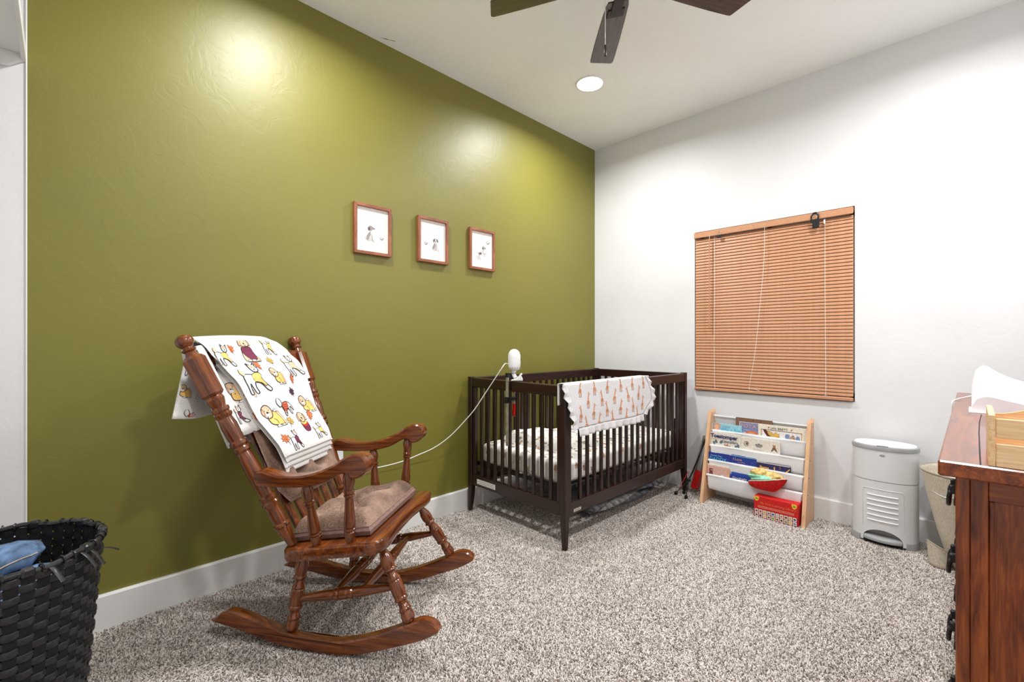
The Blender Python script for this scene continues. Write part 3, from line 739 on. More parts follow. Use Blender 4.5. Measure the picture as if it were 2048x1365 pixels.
# ------------------------------------------------------------------ throw blanket printed with dogs and leaves
INK = .0026
def dog_stand(coat='ink_yellow', trim='ink_orange', tailcurl=True):
    o = shape([(-.42, .18), (-.3, .22), (-.05, .18), (.12, .24), (.24, .16), (.20, -.02), (.34, -.26), (.46, -.42), (.40, -.50), (.28, -.44), (.14, -.22), (.04, -.14), (-.10, -.12), (-.14, -.30), (-.10, -.48), (-.2, -.5), (-.26, -.3), (-.30, -.14), (-.34, -.34), (-.34, -.5), (-.44, -.5), (-.44, -.24), (-.46, .02)], 'ink_white', .036)
    o += shape([(-.08, .17), (.10, .23), (.24, .15), (.20, -.02), (.32, -.24), (.26, -.30), (.12, -.16), (-.06, -.12), (-.12, .04)], coat, .02)
    o += shape([(-.02, .20), (.12, .24), (.24, .14), (.22, .08), (.10, .15), (-.02, .12)], trim)
    o += shape([(-.02, .50), (.02, .34), (.10, .26), (.22, .26), (.28, .36), (.24, .50), (.26, .62), (.16, .54), (.06, .54), (-.04, .62)], 'ink_white', .036)
    o += shape([(.02, .50), (.06, .54), (.16, .54), (.22, .48), (.14, .44)], 'ink_tan')
    o += [(ell(.14, .36, .03, .025, 8), 'ink_black'), (ell(.09, .43, .013, .013, 6), 'ink_black'), (ell(.19, .43, .013, .013, 6), 'ink_black')]
    o += shape([(-.42, .16), (-.50, .28), (-.46, .42), (-.38, .34), (-.34, .2)], 'ink_tan', .024)
    return o
def dog_sweater():
    o = shape([(-.32, -.5), (-.38, -.30), (-.30, -.08), (-.2, .1), (.2, .1), (.28, -.2), (.36, -.5), (.1, -.54)], 'ink_tan', .026)
    o += shape([(-.22, .2), (-.26, -.1), (-.14, -.36), (.02, -.42), (.22, -.42), (.28, -.1), (.2, .2)], 'ink_maroon', .02)
    o += shape([(-.22, .24), (-.2, .14), (.0, .08), (.2, .14), (.2, .24), (0, .18)], 'ink_yellow') + shape([(-.2, .17), (-.18, .1), (.0, .03), (.2, .1), (.2, .16), (0, .1)], 'ink_red')
    for i in range(12): o.append((ell(-.16 + .11 * (i % 4) + .03 * (i // 4 % 2), -.04 - .11 * (i // 4), .014, .014, 6), 'ink_white'))
    o += shape([(-.2, .28), (-.22, .48), (-.08, .62), (.1, .62), (.22, .46), (.2, .28), (0, .2)], 'ink_tan', .026)
    o += shape([(-.2, .52), (-.3, .40), (-.28, .26), (-.18, .32)], 'ink_peach', .02) + shape([(.2, .52), (.3, .40), (.28, .26), (.18, .32)], 'ink_peach', .02)
    o += [(ell(0, .36, .05, .035, 8), 'ink_black'), (ell(-.1, .46, .02, .02, 8), 'ink_black'), (ell(.1, .46, .02, .02, 8), 'ink_black')] + line([(-.07, .30), (0, .27), (.07, .30)], .02)
    for x in (-.2, 0, .2): o += shape([(x - .08, -.5), (x - .07, -.42), (x + .07, -.42), (x + .08, -.5)], 'ink_ivory', .02)
    return o
def dog_pug():
    o = shape([(-.1, .2), (.14, .22), (.34, .12), (.42, -.14), (.40, -.44), (.28, -.46), (.1, -.44), (-.1, -.40), (-.28, -.30), (-.3, -.05)], 'ink_yellow', .036)
    o += shape([(.28, .16), (.38, .16), (.48, -.2), (.50, -.46), (.40, -.48), (.38, -.2)], 'ink_tan', .02)
    o += shape([(-.42, .42), (-.44, .18), (-.34, -.02), (-.16, -.06), (.02, .04), (.06, .26), (-.02, .46), (-.2, .54)], 'ink_tan', .036)
    o += shape([(-.40, .40), (-.48, .24), (-.42, .08), (-.34, .2)], 'ink_peach', .02) + [(ell(-.22, .12, .12, .09, 12), 'ink_white'), (ell(-.20, .20, .06, .045, 10), 'ink_black'), (ell(-.30, .30, .02, .02, 6), 'ink_black'), (ell(-.10, .30, .02, .02, 6), 'ink_black')] + line([(-.3, .12), (-.2, .08), (-.1, .12)], .024)
    o += [(ell(.22, .24, .07, .07, 10), 'ink_white')] + line(ell(.22, .24, .07, .07, 10), .02)
    o += line([(-.02, -.1), (.08, -.24), (.04, -.36)], .02)
    for x in (-.02, .14, .30): o += shape([(x - .08, -.5), (x - .08, -.43), (x + .07, -.43), (x + .08, -.5)], 'ink_white', .02)
    return o
def puppy():
    o = shape([(-.2, .1), (-.24, -.2), (-.1, -.5), (.2, -.5), (.3, -.2), (.2, .1)], 'ink_maroon', .02)
    o += shape([(-.22, .06), (-.2, -.08), (.0, -.14), (.22, -.06), (.24, .08), (0, 0)], 'ink_yellow') + shape([(-.22, -.08), (-.2, -.18), (.0, -.25), (.24, -.16), (.24, -.06), (0, -.13)], 'ink_red')
    o += shape([(-.24, .2), (-.26, .4), (-.12, .56), (.1, .56), (.26, .4), (.24, .18), (.1, .03), (-.1, .03)], 'ink_tan', .036)
    o += shape([(-.22, .48), (-.36, .34), (-.34, .1), (-.24, .16)], 'ink_tan', .024) + shape([(.22, .48), (.36, .34), (.34, .1), (.24, .16)], 'ink_tan', .024)
    o += [(ell(0, .26, .06, .045, 10), 'ink_black'), (ell(-.11, .38, .022, .022, 8), 'ink_black'), (ell(.11, .38, .022, .022, 8), 'ink_black')] + line([(-.1, .16), (0, .2), (.1, .16)], .026)
    return o
def dog_plaid():
    o = shape([(-.3, .1), (-.1, .2), (.1, .2), (.3, .1), (.44, -.14), (.40, -.22), (.28, -.04), (.2, -.1), (.24, -.34), (.16, -.36), (.08, -.12), (-.08, -.16), (-.2, -.4), (-.28, -.4), (-.24, -.14)], 'ink_white', .036)
    o += shape([(-.26, .14), (-.06, .21), (.12, .2), (.10, -.1), (-.06, -.16), (-.14, -.34), (-.28, -.1)], 'ink_orange', .02, 'ink_maroon')
    for i in range(4): o += line([(-.24 + .1 * i, .16), (-.2 + .07 * i, -.2)], .02, 'ink_red', False)
    for i in range(3): o += line([(-.24, .08 - .1 * i), (.1, .1 - .1 * i)], .018, 'ink_maroon', False)
    o += shape([(-.5, .34), (-.52, .18), (-.42, .02), (-.3, .06), (-.24, .2), (-.3, .36), (-.4, .42)], 'ink_white', .036) + line([(-.46, .2), (-.4, .12), (-.34, .2)], .03)
    return o
def maple(c):
    p = [(0, -.42), (.06, -.22), (.30, -.26), (.22, -.08), (.46, .06), (.30, .12), (.34, .30), (.16, .22), (.0, .52), (-.16, .22), (-.34, .30), (-.30, .12), (-.46, .06), (-.22, -.08), (-.30, -.26), (-.06, -.22)]
    return shape(p, c, .03, 'ink_black', False) + line([(0, -.6), (0, .3)], .03, 'ink_black', False) + line([(-.26, .14), (0, -.1), (.26, .14)], .025, 'ink_black', False)
def oak(c):
    p = [(0, -.4), (.14, -.30), (.10, -.18), (.26, -.08), (.18, .04), (.28, .18), (.14, .26), (.10, .42), (0, .5), (-.10, .42), (-.14, .26), (-.28, .18), (-.18, .04), (-.26, -.08), (-.10, -.18), (-.14, -.30)]
    return shape(p, c, .03, 'ink_maroon') + line([(0, -.62), (0, .3)], .03, 'ink_black', False)
def throw():
    t = thing('throw_blanket', 'white fleece throw printed with dogs in sweaters draped over the rocking chair back', 'blanket', X=CHX)
    L = .505
    bl = lambda s: -.262 + .05 * min(1, s / .2) + .036 * max(0, min(1, (s - .1) / .4))
    br = lambda s: .176 + .034 * min(1, s / .035) - .066 * max(0, (s - .12) / .38)
    def off(b_, s):
        o = .036 + .032 * max(0, min(1, (s - .06) / .12))          # lies over the pad further down
        o += .006 * math.sin(b_ * 21 + 1.0 + s * 6) * min(1, s * 6) + .005 * noise.noise((b_ * 9, s * 7, .5))
        return o + .024 * max(0, min(1, (s - .34) / .12))
    def P(b_, s, o):
        z = 1.092 - .907 * s; a = -.125 - .463 * (z - .350)
        top = .010 * (1 - min(1, s / .035)) ** 2
        return (a + .907 * (o - top * 1.2), b_, z + .42 * (o - .036) - .0 - .010 * (b_ / .25) ** 2 * max(0, 1 - s / .1) - .028 * max(0, (b_ - .09) / .12) ** 2 * max(0, 1 - s / .12))
    def slab(ext, d0, thk, sl, sr, s0=0.0):
        def fn(u, w):
            # w: 0 front top -> .48 front bottom -> .52 back bottom -> 1 back top
            if w < .47: s = s0 + (L + ext - s0) * (w / .47); dn = 0.0; rr = 0
            elif w > .53: s = s0 + (L + ext - s0) * ((1 - w) / .47); dn = thk
            else:
                q = (w - .47) / .06; s = L + ext + thk * .5 * math.sin(PI * q); dn = thk * .5 * (1 - math.cos(PI * q))
            s_ = min(s, L + ext)
            b_ = bl(s_) + sl + (br(s_) + sr - bl(s_) - sl) * u
            e = min(u, 1 - u); sq = thk * .5 * (1 - min(1, e / .02)) ** 2
            dn = dn + (sq if dn < thk * .5 else -sq)
            return P(b_, s, off(b_, s_) - d0 - dn)
        return fn
    obj('front_fold', G().grid(slab(0, 0, .009, 0, 0), 40, 68), 'fleece', t, smooth=True, ang=80)
    for i, (e, l_, r_) in enumerate(((.018, .010, .004), (.036, .004, .006), (.054, .014, .000))):
        obj('folded_layer', G().grid(slab(e, .0095 * (i + 1), .0085, l_, r_, .10), 30, 60), 'fleece', t, smooth=True, ang=80)
    # narrower fold showing between the panel and the near post
    def side(u, w):
        q = w * 2 if w < .5 else (1 - w) * 2
        s = .015 + .36 * q; d = 0 if w < .5 else .012
        b_ = -.282 + .150 * u + .012 * q
        o = .028 + .014 * math.sin(u * 9.5 + .6) + .03 * max(0, min(1, (s - .08) / .15)) * u - d - .014 * (1 - u)
        return P(b_, s, o)
    obj('side_fold', G().grid(side, 24, 50), 'fleece', t, smooth=True, ang=80)
    # over the crest rail and down behind it, with one corner trailing past the near post
    def over(u, w):
        b_ = -.255 + .44 * u
        prof = [(.040, 0.0), (.014, -.016), (-.020, -.018), (-.046, .004), (-.060, .05), (-.080, .15), (-.105, .26)]
        k = w * (len(prof) - 1); i = min(int(k), len(prof) - 2); f = k - i
        o = prof[i][0] + (prof[i + 1][0] - prof[i][0]) * f; s = prof[i][1] + (prof[i + 1][1] - prof[i][1]) * f
        z = 1.092 - .907 * s; a = -.125 - .463 * (z - .350)
        z += -.010 * (b_ / .25) ** 2 - .028 * max(0, (b_ - .09) / .12) ** 2 - .004
        return (a + .907 * (o - .02) + .004 * math.sin(b_ * 30) * w, b_, z)
    g = G().grid(over, 26, 24); o = obj('crest_drape', g, 'fleece', t, smooth=True, ang=80)
    md = o.modifiers.new('thick', 'SOLIDIFY'); md.thickness = .008
    def flap(u, w):
        z = 1.045 - (.205 + .02 * u) * w; a = -.125 - .463 * (z - .35) - .075 - .035 * w + .012 * math.sin(u * 5 + w)
        b_ = -.238 - .130 * w * (1 - u) + .14 * u
        return (a, b_, z - .016 * math.sin(u * PI) * w - .020 * (1 - u) * w)
    o = obj('trailing_corner', G().grid(flap, 16, 16), 'fleece', t, smooth=True, ang=80)
    md = o.modifiers.new('thick', 'SOLIDIFY'); md.thickness = .006
    def tail(u, w):
        z = 1.03 - .335 * w; a = -.125 - .463 * (z - .35) - .062 - .020 * w + .010 * math.sin(u * 7)
        return (a, -.252 + .03 * w * 1.0 + .12 * u, z - .02 * (u - .5) ** 2)
    o = obj('back_tail', G().grid(tail, 12, 20), 'fleece', t, smooth=True, ang=80)
    md = o.modifiers.new('thick', 'SOLIDIFY'); md.thickness = .010
    St = lambda u, v, h: tuple(Vector(tail(u, v)) + Vector((.75, -.35, .3)) * h)
    for art, u, w, sx in ((puppy(), .30, .62, .5), (dog_plaid(), .55, .9, .5), (dog_stand('ink_black', 'ink_red'), .4, .3, .5), (dog_sweater(), .12, .86, .4)):
        g = G(); draw(g, [([(u + px * sx, w - py * sx * .36) for px, py in pl], ink) for pl, ink in art], St, sub=1, lift=.0115, step=.00002, clip=(.02, .98, .02, .98))
        if g.v: obj('printed_motif', g, None, t)
    # prints
    S = lambda u, v, h: P(u, -v, off(u, -v) + h)
    arts = [(dog_stand('ink_yellow', 'ink_maroon'), -.200, .075, .085, -8), (maple('ink_orange'), -.150, .046, 0.046, 20), (dog_sweater(), -.070, .058, .098, 0), (dog_stand('ink_yellow', 'ink_maroon'), .066, .040, .075, -4),
            (maple('ink_olive'), .014, .112, 0.046, 0), (dog_stand('ink_tan', 'ink_peach'), .140, .142, .098, 0), (dog_stand('ink_yellow', 'ink_orange'), -.122, .186, .115, 0), (oak('ink_orange'), -.075, .128, 0.049, 10),
            (dog_pug(), -.006, .186, .074, 0), (oak('ink_orange'), .086, .205, 0.046, -10), (dog_plaid(), -.030, .318, .092, 0), (maple('ink_purple'), .050, .262, 0.046, 12), (dog_pug(), -.125, .345, .092, 0),
            (dog_pug(), .112, .326, .078, 0), (maple('ink_olive'), -.055, .382, 0.046, -30), (puppy(), .028, .400, .080, 0), (oak('ink_orange'), .092, .376, 0.057, -30), (dog_stand('ink_maroon', 'ink_yellow'), -.085, .462, .07, 0), (maple('ink_orange'), -.140, .445, 0.049, 20), (dog_stand('ink_yellow', 'ink_maroon'), .092, .455, .06, 0)]
    for art, b_, s, sc, rot in arts:
        g = G(); draw(g, place(art, b_, -s, sc, rot), S, sub=2, lift=.0012, step=.00002, clip=(bl(s) + .004, br(s) - .004, -L + .004, -.008))
        if g.v: obj('printed_motif', g, None, t)
    S2 = lambda u, v, h: tuple(Vector(side(u, v)) + Vector((.907, 0, .42)) * h)
    for art, u, w, sx in ((dog_pug(), .55, .28, .5), (oak('ink_orange'), .62, .43, .2), (maple('ink_maroon'), .3, .14, .22), (dog_stand('ink_maroon', 'ink_yellow'), .35, .4, .4)):
        g = G(); draw(g, [([(u + px * sx, w - py * sx * .22) for px, py in pl], ink) for pl, ink in art], S2, sub=2, lift=.0016, step=.00002, clip=(.03, .97, .02, .49))
        if g.v: obj('printed_motif', g, None, t)
    S3 = lambda u, v, h: tuple(Vector(flap(u, v)) + Vector((.8, -.3, .3)) * h)
    for art, u, w, sx in ((maple('ink_olive'), .42, .72, .26), (dog_pug(), .10, .62, .24), (dog_stand('ink_tan', 'ink_peach'), .2, .25, .34), (dog_plaid(), .3, .97, .3)):
        g = G(); draw(g, [([(u + px * sx, w - py * sx * .75) for px, py in pl], ink) for pl, ink in art], S3, sub=1, lift=.0075, step=.00002, clip=(.02, .98, .02, .98))
        if g.v: obj('printed_motif', g, None, t)
throw()

# ------------------------------------------------------------------ crib
CRX = T(1.857, 1.486, 0) @ RZ(-0.8)
CL, CWD = 1.345, .765
def crib():
    t = thing('crib', 'dark espresso wooden baby crib with slatted sides in the corner', 'crib', X=CRX)
    for cx, sx in ((0, 1), (CL, -1)):
        for cy, sy in ((0, 1), (CWD, -1)):
            h = .019; rs = []
            for z, wi in ((0, .023), (.005, .025), (.10, .034), (.165, .038), (.85, .038), (.853, .036)):
                x0, x1 = sorted((-sx * h, -sx * h + sx * wi)); y0, y1 = sorted((-sy * h, -sy * h + sy * wi)); c = .004
                rs.append([(x0 + c, y0, z), (x1 - c, y0, z), (x1, y0 + c, z), (x1, y1 - c, z), (x1 - c, y1, z), (x0 + c, y1, z), (x0, y1 - c, z), (x0, y0 + c, z)])
            p = obj('post', G().rings(rs), 'espresso_z', t, T(cx, cy, 0))
            for z in (.28, .50, .72):
                obj('bolt', G().lathe([(.0001, -.002), (.006, -.0015), (.0065, .001)], 10, X=T(sx * .006, sy * .0202, z) @ RX(90 if sy > 0 else -90)), 'steel', p, smooth=True)
    sl = mesh_of(G().box(-.011, .011, -.008, .008, .232, .795, .003), 'slat', 'espresso_z')
    for y in (0, CWD):
        obj('top_rail', G().box(.0185, CL - .0185, y - .018, y + .018, .790, .848, .003), 'espresso_x', t)
        br_ = obj('bottom_rail', G().box(.0185, CL - .0185, y - .014, y + .014, .168, .234, .003), 'espresso_x', t)
        for x in (.046, CL - .046): obj('stile', G().box(x - .027, x - .003, y - .011, y + .011, .234, .790, .003) if x < 1 else G().box(x + .003, x + .027, y - .011, y + .011, .234, .790, .003), 'espresso_z', t)
        for i in range(18): obj('slat', None, parent=t, X=T(.127 + .0655 * i, y, 0), me=sl)
        if y == 0:
            s_ = obj('logo_plate', G().box(.058, .118, -.0152, -.0135, .180, .196), 'ink_ivory', br_)
            g = G()
            for i in range(7): g.box(.064 + .007 * i, .0675 + .007 * i, -.0156, -.0151, .184 + .001 * (i % 2), .191)
            g.box(.060, .116, -.0156, -.0151, .1935, .195); g.box(.060, .116, -.0156, -.0151, .181, .1825)
            obj('print', g, 'ink_black', s_)['kind'] = 'stuff'
    for x in (0, CL):
        obj('top_rail', G().box(x - .018, x + .018, .0185, CWD - .0185, .790, .848, .003), 'espresso_y', t)
        br_ = obj('bottom_rail', G().box(x - .014, x + .014, .0185, CWD - .0185, .168, .234, .003), 'espresso_y', t)
        for y in (.019, CWD - .019): obj('stile', G().box(x - .011, x + .011, *((y + .0, y + .026) if y < .3 else (y - .026, y)), .234, .790, .003), 'espresso_z', t)
        sm_ = mesh_of(G().box(-.008, .008, -.011, .011, .232, .795, .003), 'slat', 'espresso_z')
        for i in range(10): obj('slat', None, parent=t, X=T(x, .095 + .0635 * i, 0), me=sm_)
        if x == 0:
            s_ = obj('warning_label', G().box(-.0150, -.0135, .525, .695, .186, .216), 'paper', br_)
            g = G()
            for k in range(4): g.box(-.0153, -.0149, .532, .688 - .02 * (k % 2), .190 + .0065 * k, .1925 + .0065 * k)
            obj('print', g, 'ink_grey', s_)['kind'] = 'stuff'
    sp = obj('mattress_support', G().box(.03, CL - .03, .02, .035, .288, .308).box(.03, CL - .03, CWD - .035, CWD - .02, .288, .308).box(.03, .045, .02, CWD - .02, .288, .308).box(CL - .045, CL - .03, .02, CWD - .02, .288, .308), 'black_metal', t)
    for i in range(9):
        x = .12 + .138 * i; obj('cross_bar', G().tube([(x, .03, .300), (x, CWD - .03, .300)], .005, 6), 'black_metal', sp)
    for x in (.035, CL - .05):
        for y in (.045, CWD - .06):
            obj('hanger_bracket', G().box(x, x + .015, y, y + .016, .225, .52, .002), 'black_metal', sp)
crib()
def rounded_slab(x0, x1, y0, y1, z0, z1, r, n=6, bulge=0.0, nu=24):
    g = G(); rs = []
    def ring(ins, z):
        a0, a1, b0, b1 = x0 + ins, x1 - ins, y0 + ins, y1 - ins; rr = .045; q = []
        for cx, cy, s in ((a1 - rr, b1 - rr, 0), (a0 + rr, b1 - rr, 90), (a0 + rr, b0 + rr, 180), (a1 - rr, b0 + rr, 270)):
            for i in range(6): q.append((cx + rr * math.cos(R(s + 18 * i)), cy + rr * math.sin(R(s + 18 * i)), z))
        return q
    for i in range(n + 1): a = PI / 2 * i / n; rs.append(ring(r * (1 - math.sin(a)), z0 + r * (1 - math.cos(a))))
    for i in range(n + 1): a = PI / 2 * i / n; rs.append(ring(r * (1 - math.cos(a)), z1 - r + r * math.sin(a)))
    return g.rings(rs)
t = thing('crib_mattress', 'crib mattress in a white fitted sheet printed with small animals', 'mattress', X=CRX)
obj('fitted_sheet', rounded_slab(.035, CL - .035, .042, CWD - .042, .309, .432, .03), 'sheet_print', t, smooth=True, ang=60)
def swaddle():
    t = thing('folded_swaddle', 'folded printed baby blanket lying on the crib mattress', 'blanket', X=CRX)
    def top(u, v):
        x = .19 + .33 * u + .03 * math.sin(v * 5); y = .16 + .50 * v + .03 * math.sin(u * 4)
        e = min(u, 1 - u, v, 1 - v); h = .055 * min(1, (e / .12)) ** .5
        h *= 1 + .25 * noise.noise((u * 3, v * 4, .2)) + .3 * (v > .5) * (v - .5)
        return (x, y, .433 + max(h, 0))
    obj('folded_cloth', G().grid(top, 30, 30), 'swaddle_print', t, smooth=True, ang=80)
    def fold(u, v):
        x = .17 + .14 * u; y = .18 + .46 * v; h = .045 * math.sin(PI * min(max(u, .0), 1)) ** .5 * min(1, min(v, 1 - v) * 9)
        return (x, y, .433 + h)
    obj('folded_edge', G().grid(fold, 12, 24), 'swaddle_print', t, smooth=True, ang=80)
swaddle()

# ---- giraffe blanket over the front rail
def giraffe():
    o = shape([(-.08, .02), (.10, .04), (.16, -.08), (.12, -.20), (-.08, -.20), (-.12, -.06)], 'ink_peach') + shape([(-.02, .04), (-.10, .42), (-.02, .44), (.10, .0)], 'ink_peach')
    o += shape([(-.14, .46), (-.06, .52), (.0, .46), (-.02, .40), (-.12, .38), (-.2, .36), (-.2, .41)], 'ink_peach') + line([(-.06, .5), (-.06, .57)], .02, 'ink_rust', False) + line([(-.02, .48), (.01, .55)], .02, 'ink_rust', False)
    for x in (-.09, -.03, .07, .13): o += line([(x, -.18), (x + .01, -.42)], .034, 'ink_peach', False) + [(ell(x + .01, -.44, .022, .02, 8), 'ink_darkgrey')]
    for x, y, r in ((-.03, .34, .036), (-.01, .24, .03), (.01, .13, .034), (.0, -.02, .045), (.09, -.06, .042), (.02, -.13, .04), (-.06, -.10, .035), (.1, -.15, .03)): o.append((ell(x, y, r, r * .85, 7), 'ink_rust'))
    o += line([(.15, -.06), (.22, -.18)], .016, 'ink_rust') + [(ell(.23, -.2, .02, .025, 6), 'ink_brown')]
    return o
def giraffe_blanket():
    t = thing('giraffe_blanket', 'white giraffe print baby blanket with ruffled edge hung over the crib rail', 'blanket', X=CRX)
    xl = lambda d: -.030 + .09 * max(0, d) / .26
    xr = lambda d: .745 + .085 * math.sin(min(1, max(0, d) / .2) * PI * .6) - .12 * max(0, (d - .16) / .1)
    D = .245
    def P(x, d, h=0.0):
        """d: distance down the front from the rail's top edge; negative goes over and down inside"""
        wav = .006 * math.sin(x * 13 + .8) * min(1, max(0, d) * 8) + .005 * noise.noise((x * 8, d * 8, .3)) * min(1, abs(d) * 10)
        if d >= .012: return (x, -.030 - wav - .010 * min(1, d * 6) - h, .858 - (d - .012))
        if d > -.048:
            q = (.012 - d) / .06; an = PI * q
            return (x, -.030 + .052 * (1 - math.cos(an)) / 2 - .0 - h * math.cos(an), .858 + (.006 + h) * math.sin(an))
        return (x, .024 + h, .858 + (d + .048))
    def fn(u, v):
        d = -.16 + (D + .16) * v; x = xl(d) + (xr(d) - xl(d)) * u; return P(x, d)
    o = obj('muslin_panel', G().grid(fn, 60, 48), 'muslin', t, smooth=True, ang=80)
    md = o.modifiers.new('thick', 'SOLIDIFY'); md.thickness = .004; md.offset = 1
    # pleated ruffles along the three visible edges
    def ruff(n, fa, out, amp, per):
        def f(u, v):
            x, d = fa(u); ox, od = out(u); s = v * .042
            z = amp * v * (abs(((u * per) % 1) - .5) * 4 - 1) + amp * .5 * v * math.sin(u * 17)
            p = P(x + ox * s, d + od * s); return (p[0], p[1] - .003 - z, p[2])
        return G().grid(f, n, 4)
    for nm, g in (('bottom_ruffle', ruff(120, lambda u: (xl(D) + (xr(D) - xl(D)) * u, D), lambda u: (0, 1), .009, 10)),
                  ('side_ruffle', ruff(60, lambda u: (xl(.0 + D * u), .0 + D * u), lambda u: (-.9, .15), .008, 5)),
                  ('side_ruffle', ruff(60, lambda u: (xr(-.01 + (D + .01) * u), -.01 + (D + .01) * u), lambda u: (1.0, .2), .008, 5))):
        o = obj(nm, g, 'muslin', t, smooth=True, ang=50); md = o.modifiers.new('thick', 'SOLIDIFY'); md.thickness = .002
    S = lambda u, v, h: P(u, -v, h)
    rows = [(.045, .085, 6), (.110, .025, 6), (.175, .075, 6), (.232, .13, 5)]
    for d, x0, n in rows:
        for i in range(n):
            x = x0 + .128 * i
            if x < xl(d) + .03 or x > xr(d) - .03: continue
            g = G(); draw(g, place(giraffe(), x, -d, .088, random.uniform(-4, 4), (i + int(d * 100)) % 2 == 0), S, sub=1, lift=.0010, step=.00002, clip=(xl(d) + .005, xr(d) - .005, -D + .002, .02))
            if g.v: obj('printed_giraffe', g, None, t)
giraffe_blanket()

# ---- baby monitor held by a bar clamp on the crib's end rail
def monitor():
    t = thing('baby_monitor', 'white capsule baby monitor camera on the crib rail with a trailing white cable', 'camera')
    X = T(1.862, 1.860, .915) @ RY(4) @ RX(-5)
    pr = [(.0005, -.004), (.022, -.003), (.031, .004), (.0345, .016), (.0365, .035), (.0370, .070), (.0355, .088), (.030, .103), (.020, .114), (.009, .119), (.0005, .120)]
    b_ = obj('body', G().lathe(pr, 28), 'white_plastic', t, X, smooth=True, ang=60)
    obj('back_plate', G().box(-.012, .012, .032, .040, .030, .095, .003), 'white_plastic', b_)
    obj('lens', G().lathe([(.0005, .001), (.012, .0), (.014, -.004)], 16, X=T(.034, -.012, .06) @ RY(90)), 'black_plastic', b_, smooth=True)
    g = G()
    for i in range(14): a = 2 * PI * i / 14; g.box(-.0015, .0015, -.0015, .0015, .006, .012, X=RZ(math.degrees(a)) @ T(.0333, 0, 0))
    obj('speaker_hole', g, 'ink_grey', b_)['kind'] = 'stuff'
    st = obj('stand', G().tube(smoothpath([(1.862, 1.862, .914), (1.862, 1.866, .895), (1.864, 1.862, .878), (1.868, 1.852, .868)], 4), [.014] * 4 + [.012] * 9, 10), 'white_plastic', t, smooth=True)
    obj('base', G().prism([(-.032, .0), (.034, .0), (.036, .010), (.026, .030), (.034, .038), (.026, .044), (.010, .024), (-.006, .012), (-.030, .006)], -.020, .020, X=T(1.872, 1.852, .8515) @ RZ(-45), bev=.003), 'white_plastic', st)
    cable = [(1.842, 1.893, .948), (1.826, 1.899, .950), (1.797, 1.90, .922), (1.773, 1.95, .842), (1.759, 2.0, .773), (1.725, 2.05, .683), (1.69, 2.1, .611), (1.626, 2.16, .52), (1.555, 2.21, .459), (1.471, 2.24, .427), (1.353, 2.26, .400), (1.206, 2.27, .393), (1.09, 2.275, .40), (1.03, 2.272, .42), (1.005, 2.270, .435)]
    obj('cable', G().tube(smoothpath(cable, 6), .0027, 7), 'cord_white', t, smooth=True)
    obj('plug', G().box(.988, 1.018, 2.256, 2.2975, .424, .458, .004), 'white_plastic', t)
monitor()
def clamp():
    t = thing('bar_clamp', 'steel bar clamp with red handle gripping the crib end rail', 'clamp')
    y = 1.885
    obj('bar', G().box(1.8255, 1.8315, y - .010, y + .010, .475, .892, .001), 'steel', t)
    obj('fixed_jaw', G().prism([(1.820, .872), (1.822, .896), (1.845, .895), (1.900, .876), (1.900, .866), (1.845, .866)], y - .011, y + .011, bev=.002), 'black_iron', t)
    obj('jaw_pad', G().box(1.872, 1.902, y - .013, y + .013, .8535, .866, .003), 'red_plastic', t)
    obj('sliding_jaw', G().prism([(1.815, .722), (1.815, .758), (1.845, .758), (1.898, .752), (1.898, .738), (1.850, .732), (1.842, .722)], y - .011, y + .011, bev=.002), 'black_iron', t)
    sc = obj('screw', G().lathe([(.004, .70), (.004, .775), (.010, .777), (.010, .784)], 10, X=T(1.886, y, 0)), 'steel', t, smooth=True)
    obj('swivel_pad', G().lathe([(.010, .782), (.012, .784), (.012, .7885), (.008, .789)], 12, X=T(1.886, y, 0)), 'red_plastic', sc, smooth=True)
    obj('ferrule', G().lathe([(.006, .712), (.0095, .714), (.0095, .726), (.006, .728)], 12, X=T(1.886, y, 0)), 'steel', t, smooth=True)
    obj('handle', G().lathe([(.006, .640), (.010, .642), (.0125, .650), (.0118, .675), (.0105, .700), (.0085, .714)], 10, X=T(1.886, y, 0)), 'red_plastic', t, smooth=True)
clamp()
# ---- quilted mats pushed under the crib
def floor_mat(name, label, x0, x1, y0, y1, z0, n, mat, seed):
    t = thing(name, label, 'play mat', X=CRX)
    for k in range(n):
        def fn(u, v, k=k):
            x = x0 + (x1 - x0) * u + .02 * math.sin(v * 7 + k); y = y0 + (y1 - y0) * v + .03 * math.sin(u * 6 + k * 2 + seed)
            e = min(min(u, 1 - u) * 14, min(v, 1 - v) * 9, 1)
            return (x, y, z0 + .002 + .021 * k + .024 * math.sqrt(max(0, e)) * (.8 + .4 * noise.noise((u * 7, v * 5, seed + k))) + .006 * math.sin(u * 40) * math.sin(v * 20) * e)
        o = obj('quilted_layer', G().grid(fn, 50, 24), mat if k % 2 == 0 else 'light_quilt', t, smooth=True, ang=80)
floor_mat('folded_play_mat', 'grey quilted play mat folded on the carpet under the crib', .42, 1.24, .155, .60, .0, 3, 'grey_quilt', 1)

